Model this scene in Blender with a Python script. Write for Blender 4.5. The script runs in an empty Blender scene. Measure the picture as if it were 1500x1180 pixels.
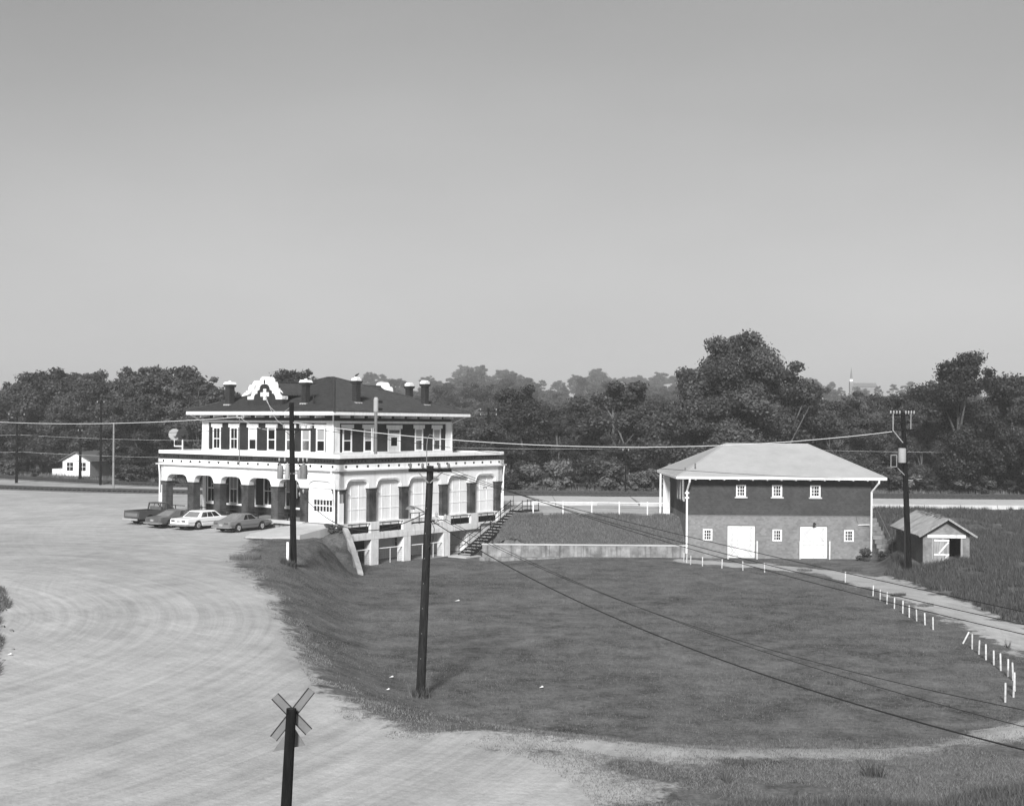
import bpy, bmesh, math, random
import numpy as np
from mathutils import Vector, Matrix
R = math.radians
random.seed(7); rng = np.random.default_rng(7)
scene = bpy.context.scene
col = scene.collection
PI = math.pi

# ------------------------------------------------------------------ camera, sky, sun, exposure
CAM_Z = 11.0
cam_data = bpy.data.cameras.new('camera'); cam = bpy.data.objects.new('camera', cam_data); col.objects.link(cam)
cam.location = (0, 0, CAM_Z)
cam.rotation_euler = (Matrix.Rotation(R(90), 4, 'X') @ Matrix.Rotation(0.0075, 4, 'Z')).to_euler()
cam_data.sensor_width = 36; cam_data.lens = 1790 / 1500 * 36
cam_data.shift_y = 31 / 1500
cam_data.clip_start = 0.5; cam_data.clip_end = 9000
scene.camera = cam

SUN_AZ = R(-171)      # towards the sun, measured from +Y to +X (behind the camera, to the left)
SUN_EL = R(32)
world = bpy.data.worlds.new('World'); scene.world = world; world.use_nodes = True
wn = world.node_tree; wn.nodes.clear()
sky = wn.nodes.new('ShaderNodeTexSky'); sky.sky_type = 'NISHITA'; sky.sun_disc = False
sky.sun_elevation = SUN_EL; sky.sun_rotation = SUN_AZ
sky.air_density = 2.7; sky.dust_density = 0.1; sky.ozone_density = 1.0
bw = wn.nodes.new('ShaderNodeRGBToBW')
bgn = wn.nodes.new('ShaderNodeBackground'); bgn.inputs['Strength'].default_value = 0.0455
wo = wn.nodes.new('ShaderNodeOutputWorld')
wn.links.new(sky.outputs[0], bw.inputs[0]); wtc = wn.nodes.new('ShaderNodeTexCoord'); wmp = wn.nodes.new('ShaderNodeMapping'); wmp.inputs['Scale'].default_value = (1.6, 1.6, 4.5)
wnz = wn.nodes.new('ShaderNodeTexNoise'); wnz.inputs['Scale'].default_value = 1.3; wnz.inputs['Detail'].default_value = 5; wnz.inputs['Roughness'].default_value = .45
wmr = wn.nodes.new('ShaderNodeMapRange'); wmr.inputs[1].default_value = .3; wmr.inputs[2].default_value = .7; wmr.inputs[3].default_value = .92; wmr.inputs[4].default_value = 1.08
wml = wn.nodes.new('ShaderNodeMath'); wml.operation = 'MULTIPLY'
wn.links.new(wtc.outputs['Generated'], wmp.inputs[0]); wn.links.new(wmp.outputs[0], wnz.inputs['Vector']); wn.links.new(wnz.outputs['Fac'], wmr.inputs[0])
wn.links.new(bw.outputs[0], wml.inputs[0]); wn.links.new(wmr.outputs[0], wml.inputs[1]); wn.links.new(wml.outputs[0], bgn.inputs['Color']); wn.links.new(bgn.outputs[0], wo.inputs[0])

sl = bpy.data.lights.new('sun', 'SUN'); sl.energy = 4.3; sl.angle = R(11); sl.color = (1.0, 1.0, 1.0)
sun = bpy.data.objects.new('sun', sl); col.objects.link(sun)
sd = Vector((math.sin(SUN_AZ) * math.cos(SUN_EL), math.cos(SUN_AZ) * math.cos(SUN_EL), math.sin(SUN_EL)))
sun.rotation_euler = sd.to_track_quat('Z', 'Y').to_euler(); sun.location = (-40, -30, 60)
scene.view_settings.view_transform = 'Standard'
try: scene.view_settings.look = 'None'
except Exception: pass
scene.view_settings.gamma = 1.0; scene.view_settings.exposure = 0.55; scene.view_settings.use_curve_mapping = False
scene.render.engine = 'CYCLES'
scene.cycles.max_bounces = 6; scene.cycles.diffuse_bounces = 3; scene.cycles.glossy_bounces = 2
scene.cycles.transmission_bounces = 3; scene.cycles.transparent_max_bounces = 6; scene.cycles.volume_bounces = 0
scene.cycles.use_denoising = True

# ------------------------------------------------------------------ materials (all neutral greys: the photograph is black and white)
def mat(name, g, rough=0.85, var=0.15, scale=1.5, bump=0.0, bscale=20.0, spec=0.3, metal=0.0, obj_var=0.0, stretch=None, streak=0.0):
    m = bpy.data.materials.new(name); m.use_nodes = True
    n = m.node_tree.nodes; l = m.node_tree.links
    b = n['Principled BSDF']; b.inputs['Roughness'].default_value = rough
    b.inputs['Specular IOR Level'].default_value = spec; b.inputs['Metallic'].default_value = metal
    tc = n.new('ShaderNodeTexCoord'); mp = n.new('ShaderNodeMapping'); l.new(tc.outputs['Object'], mp.inputs[0])
    if stretch: mp.inputs['Scale'].default_value = stretch
    nz = n.new('ShaderNodeTexNoise'); nz.inputs['Scale'].default_value = scale; nz.inputs['Detail'].default_value = 6
    nz.inputs['Roughness'].default_value = 0.65
    l.new(mp.outputs[0], nz.inputs['Vector'])
    mr = n.new('ShaderNodeMapRange'); l.new(nz.outputs['Fac'], mr.inputs[0])
    mr.inputs[1].default_value = 0.3; mr.inputs[2].default_value = 0.7
    mr.inputs[3].default_value = g * (1 - var); mr.inputs[4].default_value = g * (1 + var)
    out = mr.outputs[0]
    if streak:
        mp2 = n.new('ShaderNodeMapping'); l.new(tc.outputs['Object'], mp2.inputs[0]); mp2.inputs['Scale'].default_value = (3.5, 3.5, 0.35)
        nz2 = n.new('ShaderNodeTexNoise'); nz2.inputs['Scale'].default_value = 1.0; nz2.inputs['Detail'].default_value = 4
        l.new(mp2.outputs[0], nz2.inputs['Vector'])
        m2 = n.new('ShaderNodeMapRange'); l.new(nz2.outputs['Fac'], m2.inputs[0]); m2.inputs[1].default_value = 0.5; m2.inputs[2].default_value = 0.75
        m2.inputs[3].default_value = 1.0; m2.inputs[4].default_value = 1 - streak
        mu = n.new('ShaderNodeMath'); mu.operation = 'MULTIPLY'; l.new(out, mu.inputs[0]); l.new(m2.outputs[0], mu.inputs[1]); out = mu.outputs[0]
    if obj_var:
        oi = n.new('ShaderNodeObjectInfo'); m3 = n.new('ShaderNodeMapRange'); l.new(oi.outputs['Random'], m3.inputs[0])
        m3.inputs[3].default_value = 1 - obj_var; m3.inputs[4].default_value = 1 + obj_var
        mu = n.new('ShaderNodeMath'); mu.operation = 'MULTIPLY'; l.new(out, mu.inputs[0]); l.new(m3.outputs[0], mu.inputs[1]); out = mu.outputs[0]
    cc = n.new('ShaderNodeCombineColor')
    for i in range(3): l.new(out, cc.inputs[i])
    l.new(cc.outputs[0], b.inputs['Base Color'])
    if bump:
        nb = n.new('ShaderNodeTexNoise'); nb.inputs['Scale'].default_value = bscale; nb.inputs['Detail'].default_value = 4
        l.new(mp.outputs[0], nb.inputs['Vector'])
        bp = n.new('ShaderNodeBump'); bp.inputs['Strength'].default_value = bump; bp.inputs['Distance'].default_value = 0.03
        l.new(nb.outputs['Fac'], bp.inputs['Height']); l.new(bp.outputs[0], b.inputs['Normal'])
    return m

def brick_mat(name, g, mortar=1.35, var=0.25):
    m = bpy.data.materials.new(name); m.use_nodes = True
    n = m.node_tree.nodes; l = m.node_tree.links; b = n['Principled BSDF']; b.inputs['Roughness'].default_value = 0.9
    b.inputs['Specular IOR Level'].default_value = 0.2
    tc = n.new('ShaderNodeTexCoord'); sp = n.new('ShaderNodeSeparateXYZ'); l.new(tc.outputs['Object'], sp.inputs[0])
    ad = n.new('ShaderNodeMath'); ad.operation = 'ADD'; l.new(sp.outputs[0], ad.inputs[0]); l.new(sp.outputs[1], ad.inputs[1])
    cb = n.new('ShaderNodeCombineXYZ'); l.new(ad.outputs[0], cb.inputs[0]); l.new(sp.outputs[2], cb.inputs[1])
    bt = n.new('ShaderNodeTexBrick'); l.new(cb.outputs[0], bt.inputs['Vector'])
    bt.inputs['Scale'].default_value = 1.0; bt.inputs['Brick Width'].default_value = 0.22; bt.inputs['Row Height'].default_value = 0.15
    bt.inputs['Mortar Size'].default_value = 0.008
    bt.inputs['Color1'].default_value = (g * .85,) * 3 + (1,); bt.inputs['Color2'].default_value = (g * 1.18,) * 3 + (1,)
    bt.inputs['Mortar'].default_value = (g * mortar,) * 3 + (1,)
    nz = n.new('ShaderNodeTexNoise'); nz.inputs['Scale'].default_value = 0.9; nz.inputs['Detail'].default_value = 8; l.new(tc.outputs['Object'], nz.inputs['Vector'])
    mr = n.new('ShaderNodeMapRange'); l.new(nz.outputs['Fac'], mr.inputs[0]); mr.inputs[1].default_value = .3; mr.inputs[2].default_value = .7
    mr.inputs[3].default_value = 1 - var; mr.inputs[4].default_value = 1 + var
    vm = n.new('ShaderNodeVectorMath'); vm.operation = 'SCALE'; l.new(bt.outputs['Color'], vm.inputs[0]); l.new(mr.outputs[0], vm.inputs['Scale'])
    l.new(vm.outputs[0], b.inputs['Base Color'])
    bp = n.new('ShaderNodeBump'); bp.inputs['Strength'].default_value = .6; bp.inputs['Distance'].default_value = .01; bp.invert = True
    l.new(bt.outputs['Fac'], bp.inputs['Height']); l.new(bp.outputs[0], b.inputs['Normal'])
    return m

M = {}
M['white'] = mat('white_paint', .84, .6, .06, .9, .2, 30, streak=.16)
M['white_post'] = mat('flaking_post_paint', .52, .8, .35, 6, .3, 40, obj_var=.15)
M['white2'] = mat('aged_white_paint', .68, .7, .14, 1.2, .2, 30, streak=.34)
M['brick'] = brick_mat('dark_red_brick', .028)
M['brick_col'] = brick_mat('weathered_column_brick', .052, 1.6, .7)
M['brick_f'] = brick_mat('freight_brick', .056, 1.2, .15)
M['paint_f'] = brick_mat('grey_painted_brick', .20, 1.05, .12)
M['brick_shed'] = brick_mat('pale_shed_brick', .19, 1.1, .3)
M['brick_shed2'] = brick_mat('shed_side_brick', .085, 1.1, .25)
M['basement'] = mat('grey_basement_render', .7, .8, .08, .7, .1, 20, streak=.15)
M['tile'] = mat('dark_roof_tile', .036, .8, .35, 2.2, .2, 15, .3)
M['roof_f'] = mat('grey_sheet_roof', .38, .55, .10, .7, .1, 12, streak=0)
M['glass'] = mat('dark_glass', .012, .08, .1, 1, spec=.5)
M['curtain'] = mat('pale_curtain', .32, .9, .15, 3, stretch=(6, 6, 1))
M['black'] = mat('black_iron', .018, .6, .2, 3)
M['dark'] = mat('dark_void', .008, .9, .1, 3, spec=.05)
M['conc'] = mat('pale_concrete', .46, .9, .14, .6, .2, 14, streak=0)
M['conc_wing'] = mat('grey_wing_concrete', .36, .9, .3, .8, .2, 14, streak=.3)
M['conc_floor'] = mat('grey_concrete_floor', .22, .9, .14, .6, .2, 14)
M['conc_old'] = mat('stained_concrete', .22, .95, .6, 1.1, .3, 14, streak=.6)
M['pole'] = mat('creosoted_wood', .009, .95, .5, 4, .6, 18, .08, stretch=(3, 3, .3))
M['pole2'] = mat('weathered_pole_wood', .02, .95, .7, 4, .6, 18, .08, stretch=(3, 3, .3))
M['pole_grey'] = mat('grey_pole_wood', .22, .85, .3, 4, .3, 18, stretch=(3, 3, .3))
M['wire'] = mat('black_wire', .02, .5, .1, 1)
M['wire_pale'] = mat('bare_metal_wire', .62, .4, .1, 1, spec=.6)
M['metal'] = mat('galvanised_metal', .17, .5, .15, 4, metal=.1)
M['metal_dark'] = mat('dull_grey_metal', .14, .5, .2, 4)
M['insul'] = mat('porcelain_insulator', .35, .3, .1, 4)
M['wood'] = mat('bare_grey_boards', .27, .9, .35, 3, .4, 20, stretch=(8, 8, .6), obj_var=.18)
M['wood_dark'] = mat('old_dark_boards', .09, .9, .3, 3, .4, 20)
M['shed_roof'] = mat('weathered_shed_sheet', .27, .6, .35, 1.1, .2, 10)
M['bark'] = mat('tree_bark', .12, .95, .35, 3, .5, 10, stretch=(3, 3, .6))
M['tie'] = mat('dark_tie_wood', .04, .95, .3, 3)
M['rail'] = mat('rusty_rail', .05, .5, .3, 3)
M['ballast'] = mat('ballast_stone', .085, 1, .5, 9, 1, 25)
M['car_white'] = mat('white_car_paint', .80, .25, .03, 1, spec=.5)
M['car_grey'] = mat('mid_grey_car_paint', .17, .28, .05, 1, spec=.5)
M['car_dark'] = mat('dark_grey_car_paint', .095, .3, .08, 1, spec=.5)
M['truck'] = mat('dark_truck_paint', .07, .35, .12, 1, spec=.5)
M['car_low'] = mat('dark_lower_car_paint', .055, .35, .08, 1, spec=.5)
M['chrome'] = mat('chrome', .75, .18, .05, 2, metal=.9)
M['tyre'] = mat('black_tyre', .015, .9, .2, 5)
M['lamp_red'] = mat('tail_light_lens', .09, .25, .1, 5, spec=.6)
M['carglass'] = mat('car_glass', .02, .05, .1, 1, spec=.8)
M['carglass_pale'] = mat('painted_sky_glass', .20, .12, .2, 1.5, spec=.9)  # pale base colour paints a sky reflection into the glass

def foliage(name, g, var=.45, nscale=.9):
    m = bpy.data.materials.new(name); m.use_nodes = True
    n = m.node_tree.nodes; l = m.node_tree.links; b = n['Principled BSDF']; b.inputs['Roughness'].default_value = .55
    b.inputs['Specular IOR Level'].default_value = .35
    tc = n.new('ShaderNodeTexCoord')
    nz = n.new('ShaderNodeTexNoise'); nz.inputs['Scale'].default_value = nscale; nz.inputs['Detail'].default_value = 9; nz.inputs['Roughness'].default_value = .7; l.new(tc.outputs['Object'], nz.inputs['Vector'])
    at = n.new('ShaderNodeAttribute'); at.attribute_name = 'tint'
    oi = n.new('ShaderNodeObjectInfo')
    a = n.new('ShaderNodeMath'); a.operation = 'MULTIPLY_ADD'; l.new(nz.outputs['Fac'], a.inputs[0]); a.inputs[1].default_value = .9 if nscale > .8 else 2.1; l.new(at.outputs['Fac'], a.inputs[2])
    r = n.new('ShaderNodeMapRange'); l.new(a.outputs[0], r.inputs[0]); r.inputs[1].default_value = .45 if nscale > .8 else .9; r.inputs[2].default_value = 1.35 if nscale > .8 else 1.95
    r.inputs[3].default_value = g * (1 - var); r.inputs[4].default_value = g * (1 + var)
    r2 = n.new('ShaderNodeMapRange'); l.new(oi.outputs['Random'], r2.inputs[0]); r2.inputs[3].default_value = .6; r2.inputs[4].default_value = 1.6
    mu = n.new('ShaderNodeMath'); mu.operation = 'MULTIPLY'; l.new(r.outputs[0], mu.inputs[0]); l.new(r2.outputs[0], mu.inputs[1])
    cc = n.new('ShaderNodeCombineColor')
    for i in range(3): l.new(mu.outputs[0], cc.inputs[i])
    l.new(cc.outputs[0], b.inputs['Base Color'])
    tr = n.new('ShaderNodeBsdfTranslucent'); l.new(cc.outputs[0], tr.inputs[0])
    mx = n.new('ShaderNodeMixShader'); mx.inputs[0].default_value = .25
    l.new(b.outputs[0], mx.inputs[1]); l.new(tr.outputs[0], mx.inputs[2]); l.new(mx.outputs[0], n['Material Output'].inputs[0])
    return m
M['leaf'] = foliage('broadleaf_foliage', .05, .6)
M['leaf_pale'] = foliage('pale_shrub_foliage', .10)
M['leaf_mid'] = foliage('grey_green_foliage', .088, .6)
M['pine'] = foliage('pine_foliage', .05)
M['grass'] = foliage('lawn_grass_blades', .092, .6, .3)
M['weed'] = foliage('tall_weed_blades', .125, .4)
M['drygrass'] = foliage('dry_grass_blades', .17, .35)

def ground_material():
    m = bpy.data.materials.new('earth_and_grass'); m.use_nodes = True
    n = m.node_tree.nodes; l = m.node_tree.links; b = n['Principled BSDF']; b.inputs['Roughness'].default_value = .95
    b.inputs['Specular IOR Level'].default_value = .1
    geo = n.new('ShaderNodeNewGeometry'); pos = geo.outputs['Position']
    def noise(scale, detail=6, vec=pos, rough=.6):
        z = n.new('ShaderNodeTexNoise'); z.inputs['Scale'].default_value = scale; z.inputs['Detail'].default_value = detail
        z.inputs['Roughness'].default_value = rough; l.new(vec, z.inputs['Vector']); return z.outputs['Fac']
    def rng_(v, a, b_, c, d):
        r = n.new('ShaderNodeMapRange'); l.new(v, r.inputs[0])
        for i, x in enumerate((a, b_, c, d)): r.inputs[i + 1].default_value = x
        return r.outputs[0]
    def mth(op, a, b_):
        q = n.new('ShaderNodeMath'); q.operation = op
        for i, x in enumerate((a, b_)):
            if isinstance(x, (int, float)): q.inputs[i].default_value = x
            else: l.new(x, q.inputs[i])
        return q.outputs[0]
    def swirl(cx, cy, k):            # wheel ruts worn in arcs round a turning point
        s = n.new('ShaderNodeVectorMath'); s.operation = 'SUBTRACT'; l.new(pos, s.inputs[0]); s.inputs[1].default_value = (cx, cy, 0)
        se = n.new('ShaderNodeSeparateXYZ'); l.new(s.outputs[0], se.inputs[0])
        rad = mth('POWER', mth('ADD', mth('MULTIPLY', se.outputs[0], se.outputs[0]), mth('MULTIPLY', se.outputs[1], se.outputs[1])), .5)
        ang = mth('ARCTAN2', se.outputs[1], se.outputs[0])
        c = n.new('ShaderNodeCombineXYZ'); l.new(mth('MULTIPLY', rad, k), c.inputs[0]); l.new(mth('MULTIPLY', ang, 1.1), c.inputs[1])
        return noise(1.0, 5, c.outputs[0], .7)
    # dirt
    d1 = noise(.06, 4); d2 = noise(.9, 8); d3 = noise(14, 3, rough=.8)
    s1 = swirl(-38, 52, 2.6); s2 = swirl(34, 118, 3.4); s3 = swirl(-2, 74, 3.8); s4 = swirl(-60, 20, 4.6)
    dirt = mth('ADD', rng_(d1, .3, .7, -.05, .05), rng_(d2, .3, .7, -.035, .035))
    dirt = mth('ADD', dirt, rng_(d3, .25, .75, -.04, .04))
    dirt = mth('ADD', dirt, rng_(s1, .38, .62, -.036, .036))
    dirt = mth('ADD', dirt, rng_(s2, .38, .62, -.012, .012))
    dirt = mth('ADD', dirt, mth('MULTIPLY', rng_(s3, .35, .65, -.032, .032), rng_(d1, .4, .6, 0, 1)))
    dirt = mth('ADD', dirt, mth('MULTIPLY', rng_(s4, .4, .62, 0, .03), rng_(noise(.12, 3), .45, .6, 0, 1)))
    dirt = mth('ADD', dirt, rng_(noise(38, 2, rough=.9), .55, .75, 0, -.12))
    dirt = mth('ADD', dirt, rng_(noise(.35, 9, rough=.75), .35, .65, -.045, .045))
    dirt = mth('ADD', dirt, .375)
    # grass
    g1 = noise(.10, 5); g2 = noise(.7, 7); g3 = noise(9, 4, rough=.8)
    gr = mth('ADD', rng_(g1, .35, .65, -.022, .022), rng_(g2, .35, .65, -.034, .034))
    gr = mth('ADD', gr, rng_(g3, .3, .7, -.04, .04)); gr = mth('ADD', gr, rng_(noise(.28, 9, rough=.78), .35, .65, -.030, .030))
    gr = mth('ADD', gr, mth('MULTIPLY', rng_(noise(.055, 3), .60, .66, 0, -.05), rng_(noise(1.4, 6, rough=.8), .35, .6, 0, 1)))
    gr = mth('ADD', gr, rng_(noise(3.2, 6, rough=.8), .35, .65, -.032, .032))
    gr = mth('ADD', gr, .112)
    at = n.new('ShaderNodeAttribute'); at.attribute_name = 'dirt'
    f = mth('ADD', at.outputs['Fac'], rng_(noise(1.3, 8, rough=.75), .3, .7, -.33, .33))
    f = rng_(f, .38, .62, 0, 1)
    mx = n.new('ShaderNodeMix'); mx.data_type = 'FLOAT'; l.new(f, mx.inputs[0]); l.new(gr, mx.inputs[2]); l.new(dirt, mx.inputs[3])
    cc = n.new('ShaderNodeCombineColor')
    for i in range(3): l.new(mx.outputs[0], cc.inputs[i])
    l.new(cc.outputs[0], b.inputs['Base Color'])
    bp = n.new('ShaderNodeBump'); bp.inputs['Strength'].default_value = .55; bp.inputs['Distance'].default_value = .06
    l.new(mth('ADD', noise(5, 6), mth('MULTIPLY', s1, .5)), bp.inputs['Height']); l.new(bp.outputs[0], b.inputs['Normal'])
    return m
M['ground'] = ground_material()

M['forest'] = mat('woodland_floor', .045, 1, .4, .3)
# ------------------------------------------------------------------ mesh helpers
class MB:
    """collects shapes and links them as one mesh object; fn maps local coordinates"""
    def __init__(self, fn=None): self.v = []; self.f = []; self.fn = fn; self.smooth = False
    def add(self, vs, fs):
        o = len(self.v); self.v += [self.fn(*p) if self.fn else tuple(p) for p in vs]; self.f += [tuple(o + i for i in q) for q in fs]
    def box(self, a, b):
        x0, y0, z0 = a; x1, y1, z1 = b
        self.add([(x0, y0, z0), (x1, y0, z0), (x1, y1, z0), (x0, y1, z0), (x0, y0, z1), (x1, y0, z1), (x1, y1, z1), (x0, y1, z1)],
                 [(0, 3, 2, 1), (4, 5, 6, 7), (0, 1, 5, 4), (1, 2, 6, 5), (2, 3, 7, 6), (3, 0, 4, 7)]); return self
    def bar(self, p, q, w, h=None):
        h = h or w; p = Vector(p); q = Vector(q); d = (q - p).normalized()
        up = Vector((0, 0, 1)) if abs(d.z) < .95 else Vector((0, 1, 0))
        s = d.cross(up).normalized() * w / 2; u = s.cross(d).normalized() * h / 2
        c = [s + u, -s + u, -s - u, s - u]
        self.add([tuple(p + k) for k in c] + [tuple(q + k) for k in c], [(0, 1, 2, 3), (7, 6, 5, 4), (0, 4, 5, 1), (1, 5, 6, 2), (2, 6, 7, 3), (3, 7, 4, 0)]); return self
    def tube(self, pts, rads, n=8, cap=True):
        if not isinstance(rads, (list, tuple)): rads = [rads] * len(pts)
        pts = [Vector(p) for p in pts]; rings = []
        for i, p in enumerate(pts):
            d = (pts[min(i + 1, len(pts) - 1)] - pts[max(i - 1, 0)]).normalized()
            up = Vector((0, 0, 1)) if abs(d.z) < .95 else Vector((0, 1, 0))
            s = d.cross(up).normalized(); u = s.cross(d).normalized()
            rings.append([tuple(p + (s * math.cos(2 * PI * k / n) + u * math.sin(2 * PI * k / n)) * rads[i]) for k in range(n)])
        vs = [v for r_ in rings for v in r_]; fs = []
        for i in range(len(rings) - 1):
            for k in range(n): fs.append((i * n + k, i * n + (k + 1) % n, (i + 1) * n + (k + 1) % n, (i + 1) * n + k))
        if cap: fs += [tuple(range(n - 1, -1, -1)), tuple((len(rings) - 1) * n + k for k in range(n))]
        self.add(vs, fs); return self
    def lathe(self, c, prof, n=12, axis='z'):
        vs = []
        for r_, h in prof:
            for k in range(n):
                a = 2 * PI * k / n; x, y = r_ * math.cos(a), r_ * math.sin(a)
                vs.append((c[0] + x, c[1] + y, c[2] + h) if axis == 'z' else ((c[0] + x, c[1] + h, c[2] + y) if axis == 'y' else (c[0] + h, c[1] + x, c[2] + y)))
        fs = []
        for i in range(len(prof) - 1):
            for k in range(n): fs.append((i * n + k, i * n + (k + 1) % n, (i + 1) * n + (k + 1) % n, (i + 1) * n + k))
        fs += [tuple(range(n - 1, -1, -1)), tuple((len(prof) - 1) * n + k for k in range(n))]
        self.add(vs, fs); return self
    def strip(self, ss, zb, zt, d0, d1):
        """solid wall along s with lower outline zb and upper outline zt, between depths d0 and d1"""
        n = len(ss); vs = []
        for s, a, b in zip(ss, zb, zt): vs += [(s, d0, a), (s, d0, b), (s, d1, a), (s, d1, b)]
        fs = []
        for i in range(n - 1):
            a = 4 * i; b = a + 4
            fs += [(a, b, b + 1, a + 1), (a + 2, a + 3, b + 3, b + 2), (a, a + 2, b + 2, b), (a + 1, b + 1, b + 3, a + 3)]
        fs += [(0, 1, 3, 2), (4 * n - 4, 4 * n - 2, 4 * n - 1, 4 * n - 3)]
        self.add(vs, fs); return self
    def mesh(self, name, material, smooth=False):
        me = bpy.data.meshes.new(name); me.from_pydata(self.v, [], self.f)
        bm = bmesh.new(); bm.from_mesh(me); bmesh.ops.recalc_face_normals(bm, faces=bm.faces); bm.to_mesh(me); bm.free()
        if smooth or self.smooth:
            me.polygons.foreach_set('use_smooth', [True] * len(me.polygons)); me.set_sharp_from_angle(angle=R(40))
        me.materials.append(M[material] if isinstance(material, str) else material); return me
    def build(self, name, material, parent=None, smooth=False, bevel=0):
        o = bpy.data.objects.new(name, self.mesh(name, material, smooth)); col.objects.link(o)
        if parent: o.parent = parent
        if bevel:
            bv = o.modifiers.new('bevel', 'BEVEL'); bv.width = bevel; bv.segments = 2; bv.limit_method = 'ANGLE'
        return o
def link_mesh(name, me, parent=None, loc=None):
    o = bpy.data.objects.new(name, me); col.objects.link(o)
    if parent: o.parent = parent
    if loc: o.location = loc
    return o
def tag(o, label=None, cat=None, group=None, kind=None):
    if label: o['label'] = label
    if cat: o['category'] = cat
    if group: o['group'] = group
    if kind: o['kind'] = kind
    return o
def empty(name, loc=(0, 0, 0), rz=0): 
    o = bpy.data.objects.new(name, None); col.objects.link(o); o.location = loc; o.rotation_euler = (0, 0, rz); o.empty_display_size = .2
    return o
def kids(o): return [c for c in bpy.data.objects if c.parent == o]
def copy_tree(o, parent=None, ch=None):
    ch = ch or {}
    c = o.copy(); col.objects.link(c); c.parent = parent
    for k in list(o.children): copy_tree(k, c)
    return c

# ------------------------------------------------------------------ terrain
P0 = (-13.4, 95.0); DR = (.598, .802); DL = (-.802, .598)
DEPOT_RZ = math.atan2(DR[1], DR[0])
def W(r, l): return (P0[0] + r * DR[0] + l * DL[0], P0[1] + r * DR[1] + l * DL[1])
def sstep(t): t = np.clip(t, 0, 1); return t * t * (3 - 2 * t)
def poly_sdf(px, py, poly):
    """signed distance, negative inside"""
    d = np.full(px.shape, 1e9); ins = np.zeros(px.shape, bool)
    n = len(poly)
    for i in range(n):
        x0, y0 = poly[i]; x1, y1 = poly[(i + 1) % n]
        ex, ey = x1 - x0, y1 - y0; wx, wy = px - x0, py - y0
        t = np.clip((wx * ex + wy * ey) / (ex * ex + ey * ey), 0, 1)
        d = np.minimum(d, np.hypot(wx - ex * t, wy - ey * t))
        c = ((y0 <= py) & (y1 > py)) | ((y1 <= py) & (y0 > py))
        with np.errstate(divide='ignore', invalid='ignore'):
            xi = x0 + (py - y0) / (ey if ey != 0 else 1e-9) * ex
        ins ^= c & (px < xi)
    return np.where(ins, -d, d)
def line_d(px, py, pts):
    d = np.full(px.shape, 1e9)
    for (x0, y0), (x1, y1) in zip(pts[:-1], pts[1:]):
        ex, ey = x1 - x0, y1 - y0; wx, wy = px - x0, py - y0
        t = np.clip((wx * ex + wy * ey) / (ex * ex + ey * ey), 0, 1)
        d = np.minimum(d, np.hypot(wx - ex * t, wy - ey * t))
    return d
def vnoise(x, y, s, seed=0):
    """smooth value noise, -1..1"""
    x = x / s + 100 + seed * 17.3; y = y / s + 100 + seed * 7.7
    ix = np.floor(x).astype(np.int64); iy = np.floor(y).astype(np.int64); fx = sstep(x - ix); fy = sstep(y - iy)
    def h(a, b):
        v = (a * 374761393 + b * 668265263 + seed * 144665) & 0xffffffff
        v = ((v ^ (v >> 13)) * 1274126177) & 0xffffffff
        return ((v ^ (v >> 16)) & 0xffff) / 32767.5 - 1
    return (h(ix, iy) * (1 - fx) + h(ix + 1, iy) * fx) * (1 - fy) + (h(ix, iy + 1) * (1 - fx) + h(ix + 1, iy + 1) * fx) * fy

LAWN = [(-11.4, 90.8), (-13.0, 94.6), W(.8, .8), W(20.2, .8), (-2.0, 101.8), (30.6, 101.8), (28.5, 96), (24.8, 86), (24.2, 76), (23.6, 62),
        (22.8, 54), (20.5, 48.5), (17, 45.5), (12, 43.4), (6, 42.6), (1.5, 43.6), (-2, 46.5), (-4, 51), (-6.2, 60), (-8.2, 70), (-10, 81)]
LOT = [(-140, 10), (-150, 222), (-97, 186), (-67, 163), (-41, 147), (-14, 139), (-8, 128), (-20, 118), W(0.1, 22), W(0.1, 3.4), W(-6.6, 3.0), (-18.6, 88.2), (-17.9, 80), (-17, 75.2), (-14.6, 70), (-12.3, 64), (-10.4, 57.2),
       (-8.2, 50.3), (-6.1, 43.8), (-4.7, 40.6), (-2.4, 38.2), (0.6, 36.2), (2.0, 33.6), (2.8, 30), (3.6, 26), (5, 10)]
ROAD = [(15, 98.6), (20, 96.0), (24.2, 91), (26.1, 84), (26.6, 71), (26.2, 62), (26.4, 55), (28.5, 47), (32, 38), (36, 25)]
TRACKWAY = [(-2, 38.2), (3, 37.6), (7, 37.9), (12, 39.2), (16.5, 41.6), (20.5, 45.0), (24, 50)]
YARD = [W(21.2, 2), W(21.2, 22), (-20, 118), (-20, 128), (110, 128), (110, 119.6), (30.6, 119.6), (30.6, 106.2), (1, 106.2)]

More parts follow.
